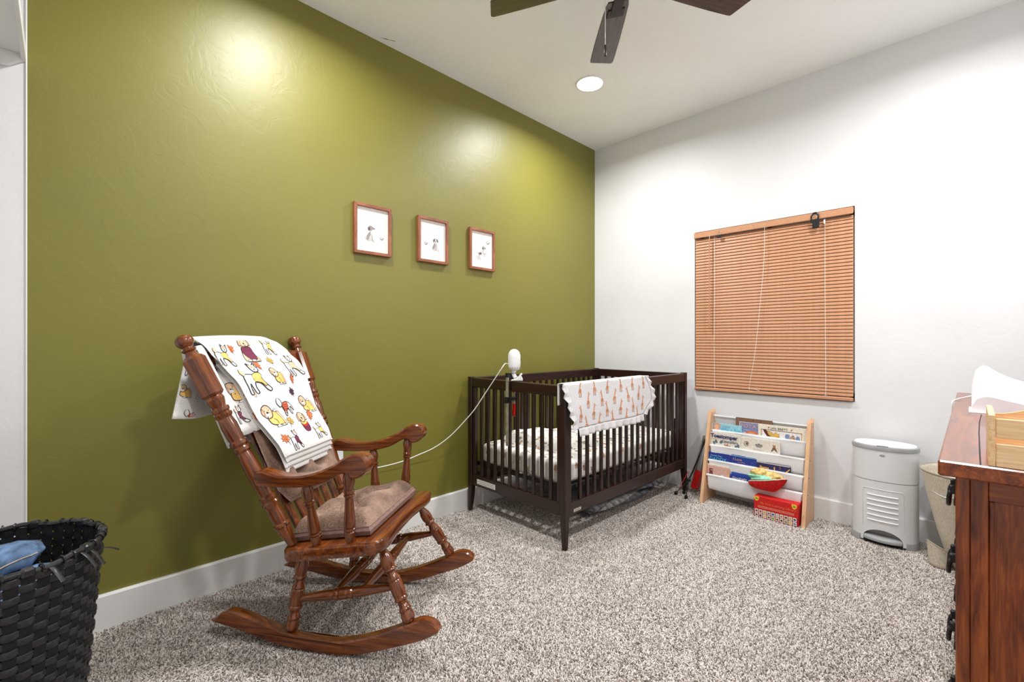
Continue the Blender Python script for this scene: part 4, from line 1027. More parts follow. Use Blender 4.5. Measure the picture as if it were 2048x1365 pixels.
# ------------------------------------------------------------------ sling bookshelf (local x = right, y = towards the wall)
BSX = T(3.045, 1.285, 0) @ RZ(-90)
BW = .610
DOW = [(.180, .561), (.142, .464), (.108, .367), (.080, .270), (.052, .176)]     # dowel depth, height from top to bottom
def bookshelf():
    t = thing('sling_bookshelf', 'low beech sling bookshelf with white fabric pockets under the window', 'bookshelf', X=BSX)
    poly = sm2([(0, .004), (.004, 0), (.110, 0), (.218, 0), (.222, .005), (.220, .2), (.216, .578), (.210, .586), (.180, .588), (.148, .588), (.140, .582), (.070, .29)], 2)
    for x in (0, BW - .020):
        p = obj('side_panel', G().rings([[(xx, y, z) for y, z in q] for xx, q in ((x, inset(poly, .003) if False else poly), (x + .020, poly))]), 'beech', t)
        for d, z in DOW:
            xs = x + .0202 if x > .3 else x - .0002
            obj('dowel_screw', G().lathe([(.0001, .0012), (.0035, .001), (.0045, 0)], 10, X=T(xs, d + .01, z) @ RY(90 if x > .3 else -90)), 'ink_brown', p, smooth=True)
    for i, (d, z) in enumerate(DOW):
        obj('dowel', G().tube([(.020, d + .012, z), (BW - .020, d + .012, z)], .007, 10), 'sling_cloth', t, smooth=True)
    for i in range(1, 5):
        (df, zf), (dr, zr) = DOW[i], DOW[i - 1]
        df += .012; dr += .012
        dep = .085
        prof = [(df, zf + .0085), (df - .0085, zf + .003), (df - .0085, zf - .01), (df - .0080, zf - .045), (df - .002, zf - dep), (df + .014, zf - dep - .008), (df + .030, zf - dep + .006), (dr + .012, zr - .06), (dr + .0095, zr - .004), (dr + .004, zr + .008), (dr - .004, zr + .0085)]
        pp = smoothpath([(0, y, z) for y, z in prof], 4)
        def fn(u, v):
            k = v * (len(pp) - 1); j = min(int(k), len(pp) - 2); q = pp[j].lerp(pp[j + 1], k - j)
            sag = .010 * math.sin(PI * u) * (1 if .2 < v < .75 else 0)
            x = .024 + (BW - .048) * u
            nar = .012 * math.sin(PI * min(1, max(0, (v - .05) / .8)))
            x = x + nar * (1 - 2 * u)
            return (x, q.y - .004 * math.sin(u * 11 + i) * math.sin(PI * min(1, v * 2)), q.z - sag)
        o = obj('sling', G().grid(fn, 24, 40), 'sling_cloth', t, smooth=True, ang=80)
bookshelf()
def book(name, label, row, x0, x1, ztop, thick, cover, draws=(), texts=(), board=False, dy=0.0, LEAN=1.0, roll=0.0, group='picture books in the sling bookshelf'):
    """row: pocket 1..4 counted from the top; x from the left end of the shelf; stands in the pocket leaning back"""
    df, zf = DOW[row]; df += .0215 + dy
    zb = zf - .075; Hh = (ztop - zb) / math.cos(R(LEAN)); W = x1 - x0
    dbase = df - .075 * math.tan(R(LEAN))
    X = BSX @ T(x0, dbase, zb) @ RX(-LEAN) @ RY(roll)
    t = thing(name, label, 'book', X=X, group=group)
    r = .008 if board else .0015
    poly = []
    for cx, cz, s in ((W - r, Hh - r, 0), (r, Hh - r, 90), (r, r, 180), (W - r, r, 270)):
        for k in range(4): poly.append((cx + r * math.cos(R(s + 30 * k)), cz + r * math.sin(R(s + 30 * k))))
    obj('front_cover', G().prism(poly, 0, .0014, bev=.0006), cover, t)
    obj('back_cover', G().prism(poly, thick - .0014, thick, bev=.0006), cover, t)
    obj('pages', G().box(.003, W - .003, .0014, thick - .0014, .002, Hh - .003), 'paper', t)
    if draws:
        g = G(); draw(g, draws(W, Hh) if callable(draws) else draws, FLATXZ, lift=.0004, step=.00003)
        obj('cover_art', g, None, t)['kind'] = 'stuff'
    for body, size, ink, x, z, kw in texts:
        rot = kw.pop('rot', 0); text(body, size, ink, t, T(x, -.0032, z if z > 0 else Hh + z) @ RX(90) @ RZ(rot), **kw)
    return t
def rect(x0, x1, z0, z1): return [(x0, z0), (x1, z0), (x1, z1), (x0, z1)]
random.seed(21)
def art_potato(W, H):
    o = [(rect(.024, W - .02, .02, H - .026), 'ink_cream'), (rect(.027, W - .023, .022, H - .029), 'ink_lav'), (rect(.027, W - .023, .022, H - .075), 'ink_bluegrey'), (rect(.027, W - .023, .022, H - .092), 'ink_palegrey')]
    o += shape([(.065, H - .11), (.07, H - .09), (.09, H - .08), (.115, H - .08), (.135, H - .09), (.14, H - .11)], 'ink_orange') + shape([(.075, H - .112), (.08, H - .096), (.10, H - .09), (.122, H - .096), (.128, H - .112)], 'ink_skin')
    o += [(ell(.11, H - .010, .005, .004, 8), 'ink_darkred'), (ell(.155, H - .013, .004, .004, 8), 'ink_darkred')]
    return o
book('picture_book', 'tall brown picture book with purple cover panel, standing highest in the bookshelf', 1, .170, .392, 0.570, .006, 'ink_brown', art_potato,
     [('POTAT', .033, 'ink_peach', .034, -.062, dict(space=1.15)), ('a tale from', .007, 'ink_cream', .050, -.080, {})], dy=.009, LEAN=2)
def art_why(W, H):
    o = [(rect(0.002, .008, .002, H - .003), 'ink_cream'), (rect(.010, .016, .002, H - .003), 'ink_cyan')]
    o += shape([(.016, H - .004), (.055, H - .004), (.060, H - .02), (.050, H - .05), (.054, H - .08), (.016, H - .1)], 'ink_skin') + shape([(.02, H - .012), (.042, H - .01), (.046, H - .03), (.03, H - .045), (.02, H - .03)], 'ink_peach')
    return o
book('picture_book', 'pale turquoise picture book with blue handwritten title, leftmost in the top pocket', 1, .016, .212, 0.515, .007, 'ink_sky', art_why,
     [("That's My Son", .010, 'ink_slate', .066, -.020, dict(shear=.3)), ('Why a Son', .030, 'ink_cyan', .056, -.046, dict(shear=.15, bold=.0004))], LEAN=2)
def art_brett(W, H):
    o = [(rect(.002, W - .002, .002, H - .002), 'ink_cream'), (rect(.016, .024, .002, H - .030), 'ink_olive'), (rect(W - .034, W - .027, .002, H - .034), 'ink_olive'), (rect(.016, W - .027, H - .034, H - .030), 'ink_brown'), (rect(.020, W - .030, .002, H - .034), 'ink_palegrey')]
    o += [(rect(.024, W - .034, .002, H - .034), 'ink_white')]
    o += shape([(.03, H - .036), (.05, H - .036), (.09, H - .08), (.12, H - .12), (.09, H - .12), (.05, H - .07)], 'ink_darkred') + shape([(.055, H - .04), (.075, H - .042), (.10, H - .060), (.118, H - .062), (.126, H - .08), (.11, H - .11), (.085, H - .08), (.06, H - .06)], 'ink_olive', .0012, 'ink_brown')
    o += shape([(.095, H - .05), (.105, H - .042), (.112, H - .055), (.122, H - .05), (.120, H - .066), (.105, H - .068)], 'ink_gold', .001, 'ink_brown')
    o += shape([(.176, H - .045), (.184, H - .058), (.200, H - .048), (.208, H - .064), (.214, H - .085), (.19, H - .11), (.172, H - .085)], 'ink_orange', .001, 'ink_rust') + shape([(.182, H - .075), (.196, H - .068), (.206, H - .085), (.19, H - .1)], 'ink_gold')
    o += [(ell(.166, H - .06, .012, .016, 10), 'ink_bluegrey'), (ell(.224, H - .07, .012, .02, 10), 'ink_bluegrey')] + line([(.135, H - .08), (.145, H - .086), (.155, H - .08)], .002, 'ink_darkgrey')
    for x in (.062, .190): o += [(ell(x, H - .017, .004, .004, 8), 'ink_red')] + line([(x - .006, H - .024), (x, H - .017), (x + .008, H - .012)], .0012, 'ink_green')
    return o
book('picture_book', 'wide cream picture book with squirrel and fox cover, rightmost in the top pocket', 1, .312, .586, 0.545, .008, 'ink_cream', art_brett, [('JAN BRETT', .0165, 'ink_darkgrey', .075, -.024, dict(space=1.2, bold=.0003))], LEAN=2)
def art_toe(W, H):
    o = []
    for x, z, r in ((.040, -.072, 20), (.054, -.062, 20), (.086, -.062, -20), (.182, -.082, 15), (.196, -.072, 15), (.19, -.106, 40)):
        o += [(ell(x, H + z, .0075, .011, 12, r), 'ink_slate')] + line(ell(x, H + z, .0075, .011, 12, r), .0012, 'ink_navy')
    o += shape([(.075, H - .12), (.08, H - .095), (.105, H - .09), (.11, H - .07), (.118, H - .08), (.128, H - .068), (.134, H - .082), (.146, H - .078), (.144, H - .11), (.12, H - .13)], 'ink_rust', .001, 'ink_darkred') + shape([(.085, H - .12), (.09, H - .1), (.11, H - .1), (.115, H - .125)], 'ink_wine') + shape([(.115, H - .12), (.122, H - .1), (.138, H - .1), (.135, H - .125)], 'ink_peach')
    return o
book('picture_book', 'large cream picture book with navy title and a red creature, left in the second pocket', 2, .006, .218, 0.458, .008, 'ink_ivory', art_toe,
     [('Toestomper', .0350, 'ink_navy', .018, -.034, dict(bold=.0012, space=.98)), ('and the', .012, 'ink_green', .022, -.050, dict(shear=.2)), ('Caterpillars', .0215, 'ink_navy', .092, -.060, dict(bold=.0003))])
def art_tan(W, H):
    o = line(ell(.034, H - .040, .014, .014, 16), .003, 'ink_brown') + shape([(.028, H - .045), (.034, H - .030), (.044, H - .036), (.04, H - .048)], 'ink_brown') + line([(.034, H - .04), (.04, H - .032)], .002, 'ink_darkgrey')
    o += shape([(.088, H - .036), (.128, H - .036), (.122, H - .052), (.094, H - .052)], 'ink_grey') + line([(.088, H - .036), (.128, H - .036)], .003, 'ink_darkgrey') + shape([(.102, H - .034), (.108, H - .026), (.114, H - .034)], 'ink_grey')
    o += shape([(.178, H - .07), (.186, H - .045), (.196, H - .036), (.206, H - .045), (.214, H - .07), (.204, H - .062), (.196, H - .055), (.188, H - .062)], 'ink_brown') + [(ell(.196, H - .034, .008, .007, 10), 'ink_rust'), (ell(.190, H - .028, .003, .003, 6), 'ink_brown'), (ell(.202, H - .028, .003, .003, 6), 'ink_brown')]
    return o
book('board_book', 'thick off-white board book with small brown toy pictures in the second pocket', 2, .219, .448, 0.452, .0095, 'ink_ivory', art_tan, [('the big book of', .0095, 'ink_grey', .078, -.070, dict(shear=.2)), ('EVERY DAY THINGS', .0075, 'ink_palegrey', .068, -.082, {})], board=True)
def stars(n, ink):
    def f(W, H):
        o = []
        for i in range(n): o.append((ell(random.uniform(.008, W - .008), random.uniform(H - .075, H - .008), .0014, .0014, 6), ink))
        return o
    return f
book('board_book', 'dark blue board book with pale blue title, leftmost in the third pocket', 3, .002, .161, 0.324, .0095, 'ink_deepblue', stars(7, 'ink_white'), [('I Love You,', .017, 'ink_sky', .030, -.024, dict(shear=.3)), ('DADDY', .030, 'ink_cyan', .024, -.050, dict(bold=.0004, space=1.1))], board=True)
def art_moon(W, H):
    o = [(rect(.001, W - .002, H - .006, H - .003), 'ink_sky')] + stars(10, 'ink_white')(W, H)
    o += shape([(.112, H - .07), (.116, H - .055), (.126, H - .05), (.134, H - .06), (.13, H - .075)], 'ink_rust')
    return o
book('board_book', 'blue starry board book with orange title, middle of the third pocket', 3, .163, .322, 0.330, .0095, 'ink_deepblue', art_moon, [('I Love', .022, 'ink_peach', .016, -.032, dict(shear=.1)), ('You to the', .010, 'ink_peach', .046, -.044, {}), ('Moon', .013, 'ink_rust', .066, -.058, dict(bold=.0004))], board=True)
def art_llama(W, H):
    o = [(rect(.002, W - .002, H - .008, H - .001), 'ink_palegrey')]
    o += line([(.10, H - .02), (.104, H - .05), (.12, H - .06), (.16, H - .045), (.185, H - .02)], .006, 'ink_gold') + line([(.13, H - .012), (.135, H - .03)], .003, 'ink_rust')
    return o
book('board_book', 'navy board book with yellow llama title, right in the third pocket', 3, .323, .512, 0.318, .009, 'ink_navy', art_llama, [('llama', .026, 'ink_gold', .018, -.042, dict(bold=.0006))], board=True)
def art_pink(W, H):
    o = [(rect(W - .018, W - .003, .01, H - .006), 'ink_peach'), (ell(W - .035, H - .02, .002, .002, 6), 'ink_red')]
    for k in range(5): o += line([(W - .016 + .002 * (k % 2), H - .012 - .007 * k), (W - .007, H - .013 - .007 * k)], .0012, 'ink_brown', False)
    o += shape([(W - .06, H - .062), (W - .045, H - .05), (W - .03, H - .062), (W - .04, H - .07)], 'ink_white', .001, 'ink_grey')
    return o
book('picture_book', 'dusty pink picture book with dark red sideways lettering, leftmost in the lowest pocket', 4, -.0 + .021, .166, 0.242, .0046, 'ink_pinkpaper', art_pink, [('UGLY', .030, 'ink_darkred', .016, -.020, dict(rot=-90, bold=.0016))], dy=0)
book('picture_book', 'cream edged picture book tucked behind the dusty pink one in the lowest pocket', 4, .0205, .160, 0.249, .0046, 'ink_cream', (), (), dy=.005)
book('board_book', 'royal blue board book with white script title in the lowest pocket', 4, .170, .300, 0.210, .0046, 'ink_deepblue', stars(6, 'ink_sky'), [('Goodnight', .021, 'ink_white', .012, -.026, dict(shear=.3)), ('Sleep Star', .020, 'ink_white', .016, -.048, dict(shear=.3))], dy=0, board=True)
book('board_book', 'blue board book with thick cream pages behind the royal blue one', 4, .176, .290, 0.224, .0046, 'ink_blue', (), (), dy=.005, board=True)
# ---- red bag of socks resting on the lowest pocket
def red_bag():
    t = thing('red_bag', 'small red fabric bag stuffed with mint and ochre baby cloths on the bookshelf', 'bag', X=BSX @ T(.395, .048, .178))
    def bag(u, v):
        a = u * 2 * PI; r = .55 + .45 * math.sin(PI * (v * .5)) ** .7
        x = .108 * math.cos(a) * r; y = .046 * math.sin(a) * r - .012
        return (x + .02 * (v - .5), y, -.012 + .062 * v + .028 * math.cos(a) * v - .006 * math.sin(a) * v + .004 * noise.noise((x * 30, y * 30, v)))
    o = obj('bag_body', G().grid(bag, 40, 10).add([bag(i / 40, 0) for i in range(40)], [tuple(range(40))[::-1]]), 'bag_red', t, smooth=True, ang=60)
    md = o.modifiers.new('thick', 'SOLIDIFY'); md.thickness = .003
    obj('bag_seam', G().tube([bag(i / 40, 1) for i in range(40)], .0025, 5, loop=True), 'ink_cream', o, smooth=True)
    def lump(cx, cy, cz, rx, ry, rz, sd):
        def f(u, v):
            th = PI * v; a = 2 * PI * u; k = 1 + .28 * noise.noise((math.cos(a) * 2 + sd, math.sin(a) * 2, th * 2)) + .10 * math.sin(a * 5 + th * 6)
            return (cx + rx * math.sin(th) * math.cos(a) * k, cy + ry * math.sin(th) * math.sin(a) * k, cz + rz * math.cos(th) * k)
        return G().grid(f, 32, 18)
    for nm, c, mt, sd in (('rolled_cloth', (-.035, -.006, .082, .052, .030, .026), 'cloth_ochre', 1), ('rolled_cloth', (.035, .0, .070, .055, .032, .026), 'cloth_ochre', 4), ('rolled_cloth', (-.015, -.018, .058, .085, .034, .020), 'cloth_mint', 7), ('rolled_cloth', (.03, -.006, .050, .06, .020, .014), 'cloth_green', 9)):
        obj(nm, lump(*c, sd), mt, t, smooth=True, ang=80)
red_bag()
# ---- red boxed set on the carpet
def red_box():
    X = BSX @ T(.340, -.006, 0) @ RZ(-1.5)
    W, Dp, Hh = .238, .105, .128
    t = thing('boxed_book_set', 'glossy red boxed book set with rows of tiny pictures on the floor', 'box', X=X)
    obj('carton', G().box(0, W, 0, Dp, 0, Hh, .0012), 'ink_redbox', t)
    for x, z in ((.002, Hh - .030), (W - .032, Hh - .030)):
        g = G(); draw(g, [(sm2([(x, z + .028), (x + .026, z + .028), (x + .025, z + .012), (x + .018, z + .002), (x + .008, z + .002), (x + .001, z + .012)], 2), 'ink_yellowtag'), (rect(x + .006, x + .019, z + .010, z + .020), 'ink_green')], FLATXZ); obj('yellow_tag', g, None, t)
    n = 10; cw = (W - .008) / n
    inks = ['ink_darkred', 'ink_red', 'ink_olive', 'ink_darkgrey', 'ink_blue', 'ink_palegrey', 'ink_rust', 'ink_darkred', 'ink_olive', 'ink_navy', 'ink_brown', 'ink_purple', 'ink_gold', 'ink_brown', 'ink_green', 'ink_wine', 'ink_darkred', 'ink_green', 'ink_gold', 'ink_bluegrey']
    g = G(); draw(g, [(rect(.002, W - .002, .002, .052), 'ink_wine')], FLATXZ, lift=.0002); obj('picture_band', g, None, t)
    for k in range(20):
        i, j = k % n, k // n; x = .005 + cw * i; z = .0285 - .0245 * j
        g = G(); draw(g, [(rect(x, x + cw - .004, z, z + .0215), 'ink_cream'), (ell(x + cw / 2 - .002, z + .010, .0065, .0055 + .001 * (k % 3), 10), inks[k])], FLATXZ, lift=.0004); obj('picture_tile', g, None, t)
    text('My First Learning Library', .0185, 'ink_orange', t, T(.035, -.0006, .086) @ RX(90), shear=.1, bold=.0002, space=1.02)
    g = G()
    for j in range(2):
        for i in range(26): draw(g, [(rect(.022 + .0076 * i, .028 + .0076 * i, .062 + .008 * j, .0655 + .008 * j), 'ink_peach')], FLATXZ)
    obj('small_print', g, None, t)['kind'] = 'stuff'
red_box()

# ------------------------------------------------------------------ tripod and red tool between crib and bookshelf
def tripod():
    t = thing('folded_tripod', 'thin folded tripod with black rubber feet leaning beside the crib leg', 'tripod')
    top = (3.262, 1.345, .345); mid = (3.148, 1.404, .100)
    for p in ((3.071, 1.462, .012), (3.042, 1.376, .012), (3.13, 1.43, .012)):
        l_ = obj('leg', G().tube([p, mid, top], .0032, 6), 'black_metal', t, smooth=True)
        obj('rubber_foot', G().lathe([(.002, -.012), (.011, -.010), (.012, .004), (.006, .012), (.003, .014)], 10, X=T(*p)), 'black_rubber', l_, smooth=True)
    obj('leg_joint', G().box(-.011, .011, -.011, .011, -.011, .011, .003, X=T(*mid) @ RZ(30)), 'black_plastic', t)
    obj('centre_pole', G().tube([mid, (3.2, 1.374, .21), (3.277, 1.338, .378)], .005, 8), 'black_metal', t, smooth=True)
    obj('knob', G().lathe([(.002, 0), (.009, .003), (.009, .014), (.004, .017)], 10, X=T(3.262, 1.349, .345) @ RY(40)), 'ink_darkred', t, smooth=True)
    obj('red_strap', G().tube([(3.09, 1.445, .05), (3.16, 1.41, .16)], .002, 5), 'red_plastic', t)
tripod()
def duster():
    t = thing('red_handled_tool', 'long grey handled tool with a red plastic block leaning on the wall by the bookshelf', 'tool')
    a, b_ = Vector((3.215, 1.385, .055)), Vector((3.268, 1.312, .42))
    X, L = along(a, b_)
    obj('grey_handle', G().lathe([(.009, .09), (.010, .1), (.010, L), (.006, L + .006)], 12), 'pail_grey', t, X, smooth=True)
    obj('aluminium_blade', G().box(-.014, .014, -.004, .004, .06, L - .02, .001), 'steel', t, X @ T(0, .028, 0))
    h = obj('red_block', G().prism([(-.030, -.045), (.026, -.052), (.032, -.040), (.030, .040), (.024, .085), (-.016, .085), (-.026, .04)], -.020, .020, bev=.004), 'red_plastic', t, X @ T(0, 0, .02))
duster()

# ------------------------------------------------------------------ diaper pail
def oval(rx, ry, z, n=40, e=2.3, cx=0.0, cy=0.0):
    out = []
    for i in range(n):
        a = 2 * PI * i / n; c, s_ = math.cos(a), math.sin(a)
        out.append((cx + rx * math.copysign(abs(c) ** (2 / e), c), cy + ry * math.copysign(abs(s_) ** (2 / e), s_), z))
    return out
def pail():
    t = thing('diaper_pail', 'white oval step diaper pail with grey rim and base beside the bookshelf', 'pail', (3.168, .330, 0), R(-90))
    RX_, RY_ = .139, .098
    def frontY(x, z=0): return -RY_ * max(0, 1 - abs(x / RX_) ** 2.3) ** (1 / 2.3)
    body = G().rings([oval(RX_, RY_, z) for z in (.012, .05, .2, .336)])
    bo = obj('lower_body', body, 'pail_white', t, smooth=True, ang=40)
    # arch cut out of the front for the pedal
    cut = obj('arch_cutter', G().prism([(-.082, -.01), (.082, -.01)] + [(.082 * math.cos(R(a)), .030 + .052 * math.sin(R(a))) for a in range(0, 181, 12)], -.2, -.060))
    cut.parent = t
    md = bo.modifiers.new('cut', 'BOOLEAN'); md.object = cut; md.operation = 'DIFFERENCE'; md.solver = 'EXACT'
    bpy.context.view_layer.update(); dg = bpy.context.evaluated_depsgraph_get(); nm = bpy.data.meshes.new_from_object(bo.evaluated_get(dg)); bo.modifiers.clear(); bo.data = nm; bpy.data.objects.remove(cut)
    obj('pedal_recess', G().prism([(-.081, .0)] + [(.0815 * math.cos(R(a)), .030 + .0515 * math.sin(R(a))) for a in range(180, -1, -12)] + [(.081, .0)], -.062, -.056), 'pail_grey', t)
    rs = [oval(RX_ + .001, RY_ + .001, z) for z in (.340, .42, .502)]
    obj('upper_body', G().rings(rs), 'pail_white', t, smooth=True, ang=40)
    obj('seam', G().rings([oval(RX_ - .001, RY_ - .001, z) for z in (.335, .341)]), 'pail_grey', t)
    obj('rim', G().rings([oval(RX_, RY_, .501), oval(RX_ + .004, RY_ + .004, .503), oval(RX_ + .004, RY_ + .004, .517), oval(RX_ + .001, RY_ + .001, .523), oval(RX_ - .006, RY_ - .006, .525)]), 'pail_grey', t, smooth=True, ang=40)
    lid = obj('lid', G().rings([oval(RX_ - .006, RY_ - .006, .524), oval(RX_ - .009, RY_ - .009, .529), oval(RX_ - .05, RY_ - .035, .533), oval(.01, .008, .534)]), 'pail_rib', t, smooth=True, ang=40)
    obj('lid_tab', G().prism([(-.026, .5235), (.026, .5235), (.022, .5265), (-.022, .5265)], frontY(0) + .001, frontY(0) + .012), 'ink_darkgrey', lid)
    y = frontY(0)
    obj('button', G().lathe([(.0001, .004), (.011, .003), (.0125, 0)], 18, X=T(0, y + .0005, .478) @ RX(90) @ Matrix.Scale(.42, 4, (0, 1, 0))), 'pail_grey', t, smooth=True)
    # raised front panel outline and six ribs following the curve
    def strip(x0, x1, z, r, lift=.0005):
        return G().tube([(x, frontY(x) - lift, z) for x in [x0 + (x1 - x0) * i / 14 for i in range(15)]], r, 8)
    for i in range(6): obj('rib', strip(-.064, .064, .128 + .0268 * i, .0034), 'pail_rib', t, smooth=True)
    pts = [(-.084, .088)] + [(-.084, .285), (-.081, .292), (-.075, .295)] + [(-.075 + .15 * i / 10, .295) for i in range(1, 10)] + [(.075, .295), (.081, .292), (.084, .285), (.084, .088)]
    pts = [(p[0], frontY(p[0]) - .0003, p[1]) for p in pts]
    obj('panel_edge', G().tube(pts, .0016, 6), 'pail_white', t, smooth=True)
    # grey skirt: ring with a front gap
    g = G(); rs = []
    n = 44
    for i in range(n + 1):
        a = R(-90 + 40) + (2 * PI - R(80)) * i / n
        c, s_ = math.cos(a), math.sin(a); f = lambda k: (math.copysign(abs(c) ** (2 / 2.3), c) * (RX_ + k), math.copysign(abs(s_) ** (2 / 2.3), s_) * (RY_ + k))
        o, q = f(.006), f(-.004); m2 = f(.003)
        rs.append([(o[0], o[1], 0), (o[0], o[1], .028), (m2[0], m2[1], .036), (q[0], q[1], .036), (q[0], q[1], 0)])
    obj('base_skirt', g.rings(rs), 'pail_grey', t, smooth=True, ang=40)
    def ped(u, v):
        x = -.080 + .160 * u; yy = frontY(x) - .004 - .012 * (1 - (x / .08) ** 2)
        pr = [(.040, .046), (.012, .044), (.0, .034), (.0, .022), (.012, .018), (.040, .018)]
        k = v * 5; i = min(int(k), 4); d = pr[i][0] + (pr[i + 1][0] - pr[i][0]) * (k - i); z = pr[i][1] + (pr[i + 1][1] - pr[i][1]) * (k - i)
        return (x, yy + d, z)
    obj('pedal', G().grid(ped, 20, 10), 'pail_grey', t, smooth=True, ang=50)
    obj('pedal_gap', G().prism([(-.08, .001), (.08, .001), (.08, .02), (-.08, .02)], -.085, -.07), 'dark_gap', t)
pail()
# ------------------------------------------------------------------ canvas basket behind the dresser
def basket():
    cx, cy = 3.075, -.012
    t = thing('canvas_basket', 'tall beige canvas laundry basket between the dresser and the window wall', 'basket', (cx, cy, 0))
    def shell(u, v):
        a = 2 * PI * u; r = .096 + .096 * v + .006 * math.sin(a * 3 + v * 4) * (1 - v * .5) + .003 * noise.noise((math.cos(a) * 4, math.sin(a) * 4, v * 5))
        return (r * math.cos(a), r * math.sin(a), .004 + .446 * v)
    o = obj('canvas_body', G().grid(shell, 48, 24).add([shell(i / 48, 0) for i in range(48)], [tuple(range(48))[::-1]]), 'canvas', t, smooth=True, ang=70)
    md = o.modifiers.new('thick', 'SOLIDIFY'); md.thickness = .004
    obj('rim_binding', G().tube([Vector(shell(i / 48, 1)) for i in range(48)], .0042, 6, loop=True), 'canvas_trim', t, smooth=True)
    l_ = thing('towel_stack', 'white crumpled towels filling the beige canvas basket', 'towel', (cx, cy, 0))
    def lump(u, v):
        r = .172 * v; a = 2 * PI * u; x, y = r * math.cos(a), r * math.sin(a)
        return (x, y, .385 + .055 * (1 - v ** 2) + .02 * noise.noise((x * 16, y * 16, .4)) - .03 * v)
    obj('crumpled_top', G().grid(lump, 40, 14), 'muslin', l_, smooth=True, ang=80)
    # soft handle bag slumped at its foot
    b_ = thing('canvas_bag', 'small beige canvas bag slumped on the carpet at the basket foot', 'bag', (2.996, .108, 0))
    def sag(u, v):
        a = 2 * PI * u; r = .042 + .008 * v + .005 * math.sin(2 * a + 1)
        return (r * math.cos(a) * .8, r * math.sin(a), .002 + (.085 + .030 * math.cos(a - 2.2)) * v)
    o = obj('canvas_body', G().grid(sag, 32, 10).add([sag(i / 32, 0) for i in range(32)], [tuple(range(32))[::-1]]), 'canvas', b_, smooth=True, ang=70)
    md = o.modifiers.new('thick', 'SOLIDIFY'); md.thickness = .003
    obj('rim_binding', G().tube([Vector(sag(i / 32, 1)) for i in range(32)], .0028, 6, loop=True), 'canvas_trim', b_, smooth=True)
basket()

# ------------------------------------------------------------------ dresser (front looks along +y)
DX0, DX1, DYF, DYB, DZ = 1.238, 2.835, .022, -.530, .850
def dresser():
    t = thing('dresser', 'reddish oak dresser with black bail pulls at the right edge', 'dresser')
    top = obj('top', G().box(DX0 - .028, DX1 + .028, DYB, DYF + .024, DZ - .030, DZ, .003), 'oak_cherry_x', t)
    crack = [(1.216, -.012), (1.30, -.012), (1.45, -.0125), (1.65, -.0135), (1.85, -.016), (2.05, -.022)]
    obj('top_crack', G().rings([[(x, y - .0012, DZ - .001), (x, y + .0012, DZ - .001), (x, y + .0012, DZ + .0003), (x, y - .0012, DZ + .0003)] for x, y in crack]), 'dark_gap', top)
    z1 = DZ - .0305
    obj('corner_post', G().box(DX0, DX0 + .050, DYF - .020, DYF, .0, z1, .002), 'oak_cherry_z', t)
    obj('corner_post', G().box(DX1 - .050, DX1, DYF - .020, DYF, .0, z1, .002), 'oak_cherry_z', t)
    for x0, x1 in ((DX0, DX0 + .022), (DX1 - .022, DX1)):
        obj('side_stile', G().box(x0 + .001, x1 - .001, DYF - .0445, DYF - .0205, 0, z1, .001), 'oak_cherry_z', t)
        obj('side_stile', G().box(x0 + .001, x1 - .001, DYB + .01, DYB + .060, 0, z1, .001), 'oak_cherry_z', t)
        obj('side_rail', G().box(x0 + .001, x1 - .001, DYB + .06, DYF - .045, z1 - .040, z1, .001), 'oak_cherry_y', t)
        obj('side_rail', G().box(x0 + .001, x1 - .001, DYB + .06, DYF - .045, .05, .13, .001), 'oak_cherry_y', t)
        xm = x0 + .008 if x0 < 2 else x1 - .008
        obj('panel_bead', G().box(xm - .006, xm + .006, DYF - .053, DYF - .045, .13, z1 - .04, .002), 'oak_cherry_z', t)
        obj('side_panel', G().box(xm - .002, xm + .004, DYB + .06, DYF - .053, .13, z1 - .04), 'oak_cherry_z', t)
    obj('back_panel', G().box(DX0 + .02, DX1 - .02, DYB, DYB + .008, .05, z1), 'oak_cherry_x', t)
    obj('plinth', G().box(DX0 + .05, DX1 - .05, DYF - .020, DYF - .004, .02, .075, .002), 'oak_cherry_x', t)
    cols = 2; rows = 5; fx0, fx1 = DX0 + .052, DX1 - .052; fw = (fx1 - fx0) / cols; fz0, fz1 = .078, z1 - .012; fh = (fz1 - fz0) / rows
    for c in range(cols):
        for r in range(rows):
            x0 = fx0 + fw * c; z0 = fz0 + fh * r
            d = obj('drawer', G().box(x0 + .003, x0 + fw - .003, DYF - .020, DYF - .002, z0 + .003, z0 + fh - .003, .003), 'oak_cherry_x', t)
            for k in (.12, .88):
                xc = x0 + fw * k; zc = z0 + fh * .70; y = DYF - .002
                path = smoothpath([(xc - .030, y + .008, zc), (xc - .033, y + .013, zc - .010), (xc - .026, y + .0145, zc - .030), (xc, y + .015, zc - .038), (xc + .026, y + .0145, zc - .030), (xc + .033, y + .013, zc - .010), (xc + .030, y + .008, zc)], 4)
                h = G().tube(path, .0042, 8)
                for s_ in (-1, 1): h.box(xc + s_ * .030 - .006, xc + s_ * .030 + .006, y - .0005, y + .013, zc - .008, zc + .010, .002)
                h.box(xc - .040, xc + .040, y - .0005, y + .002, zc - .012, zc + .014, .001)
                obj('bail_pull', h, 'black_iron', d, smooth=True, ang=40)
dresser()
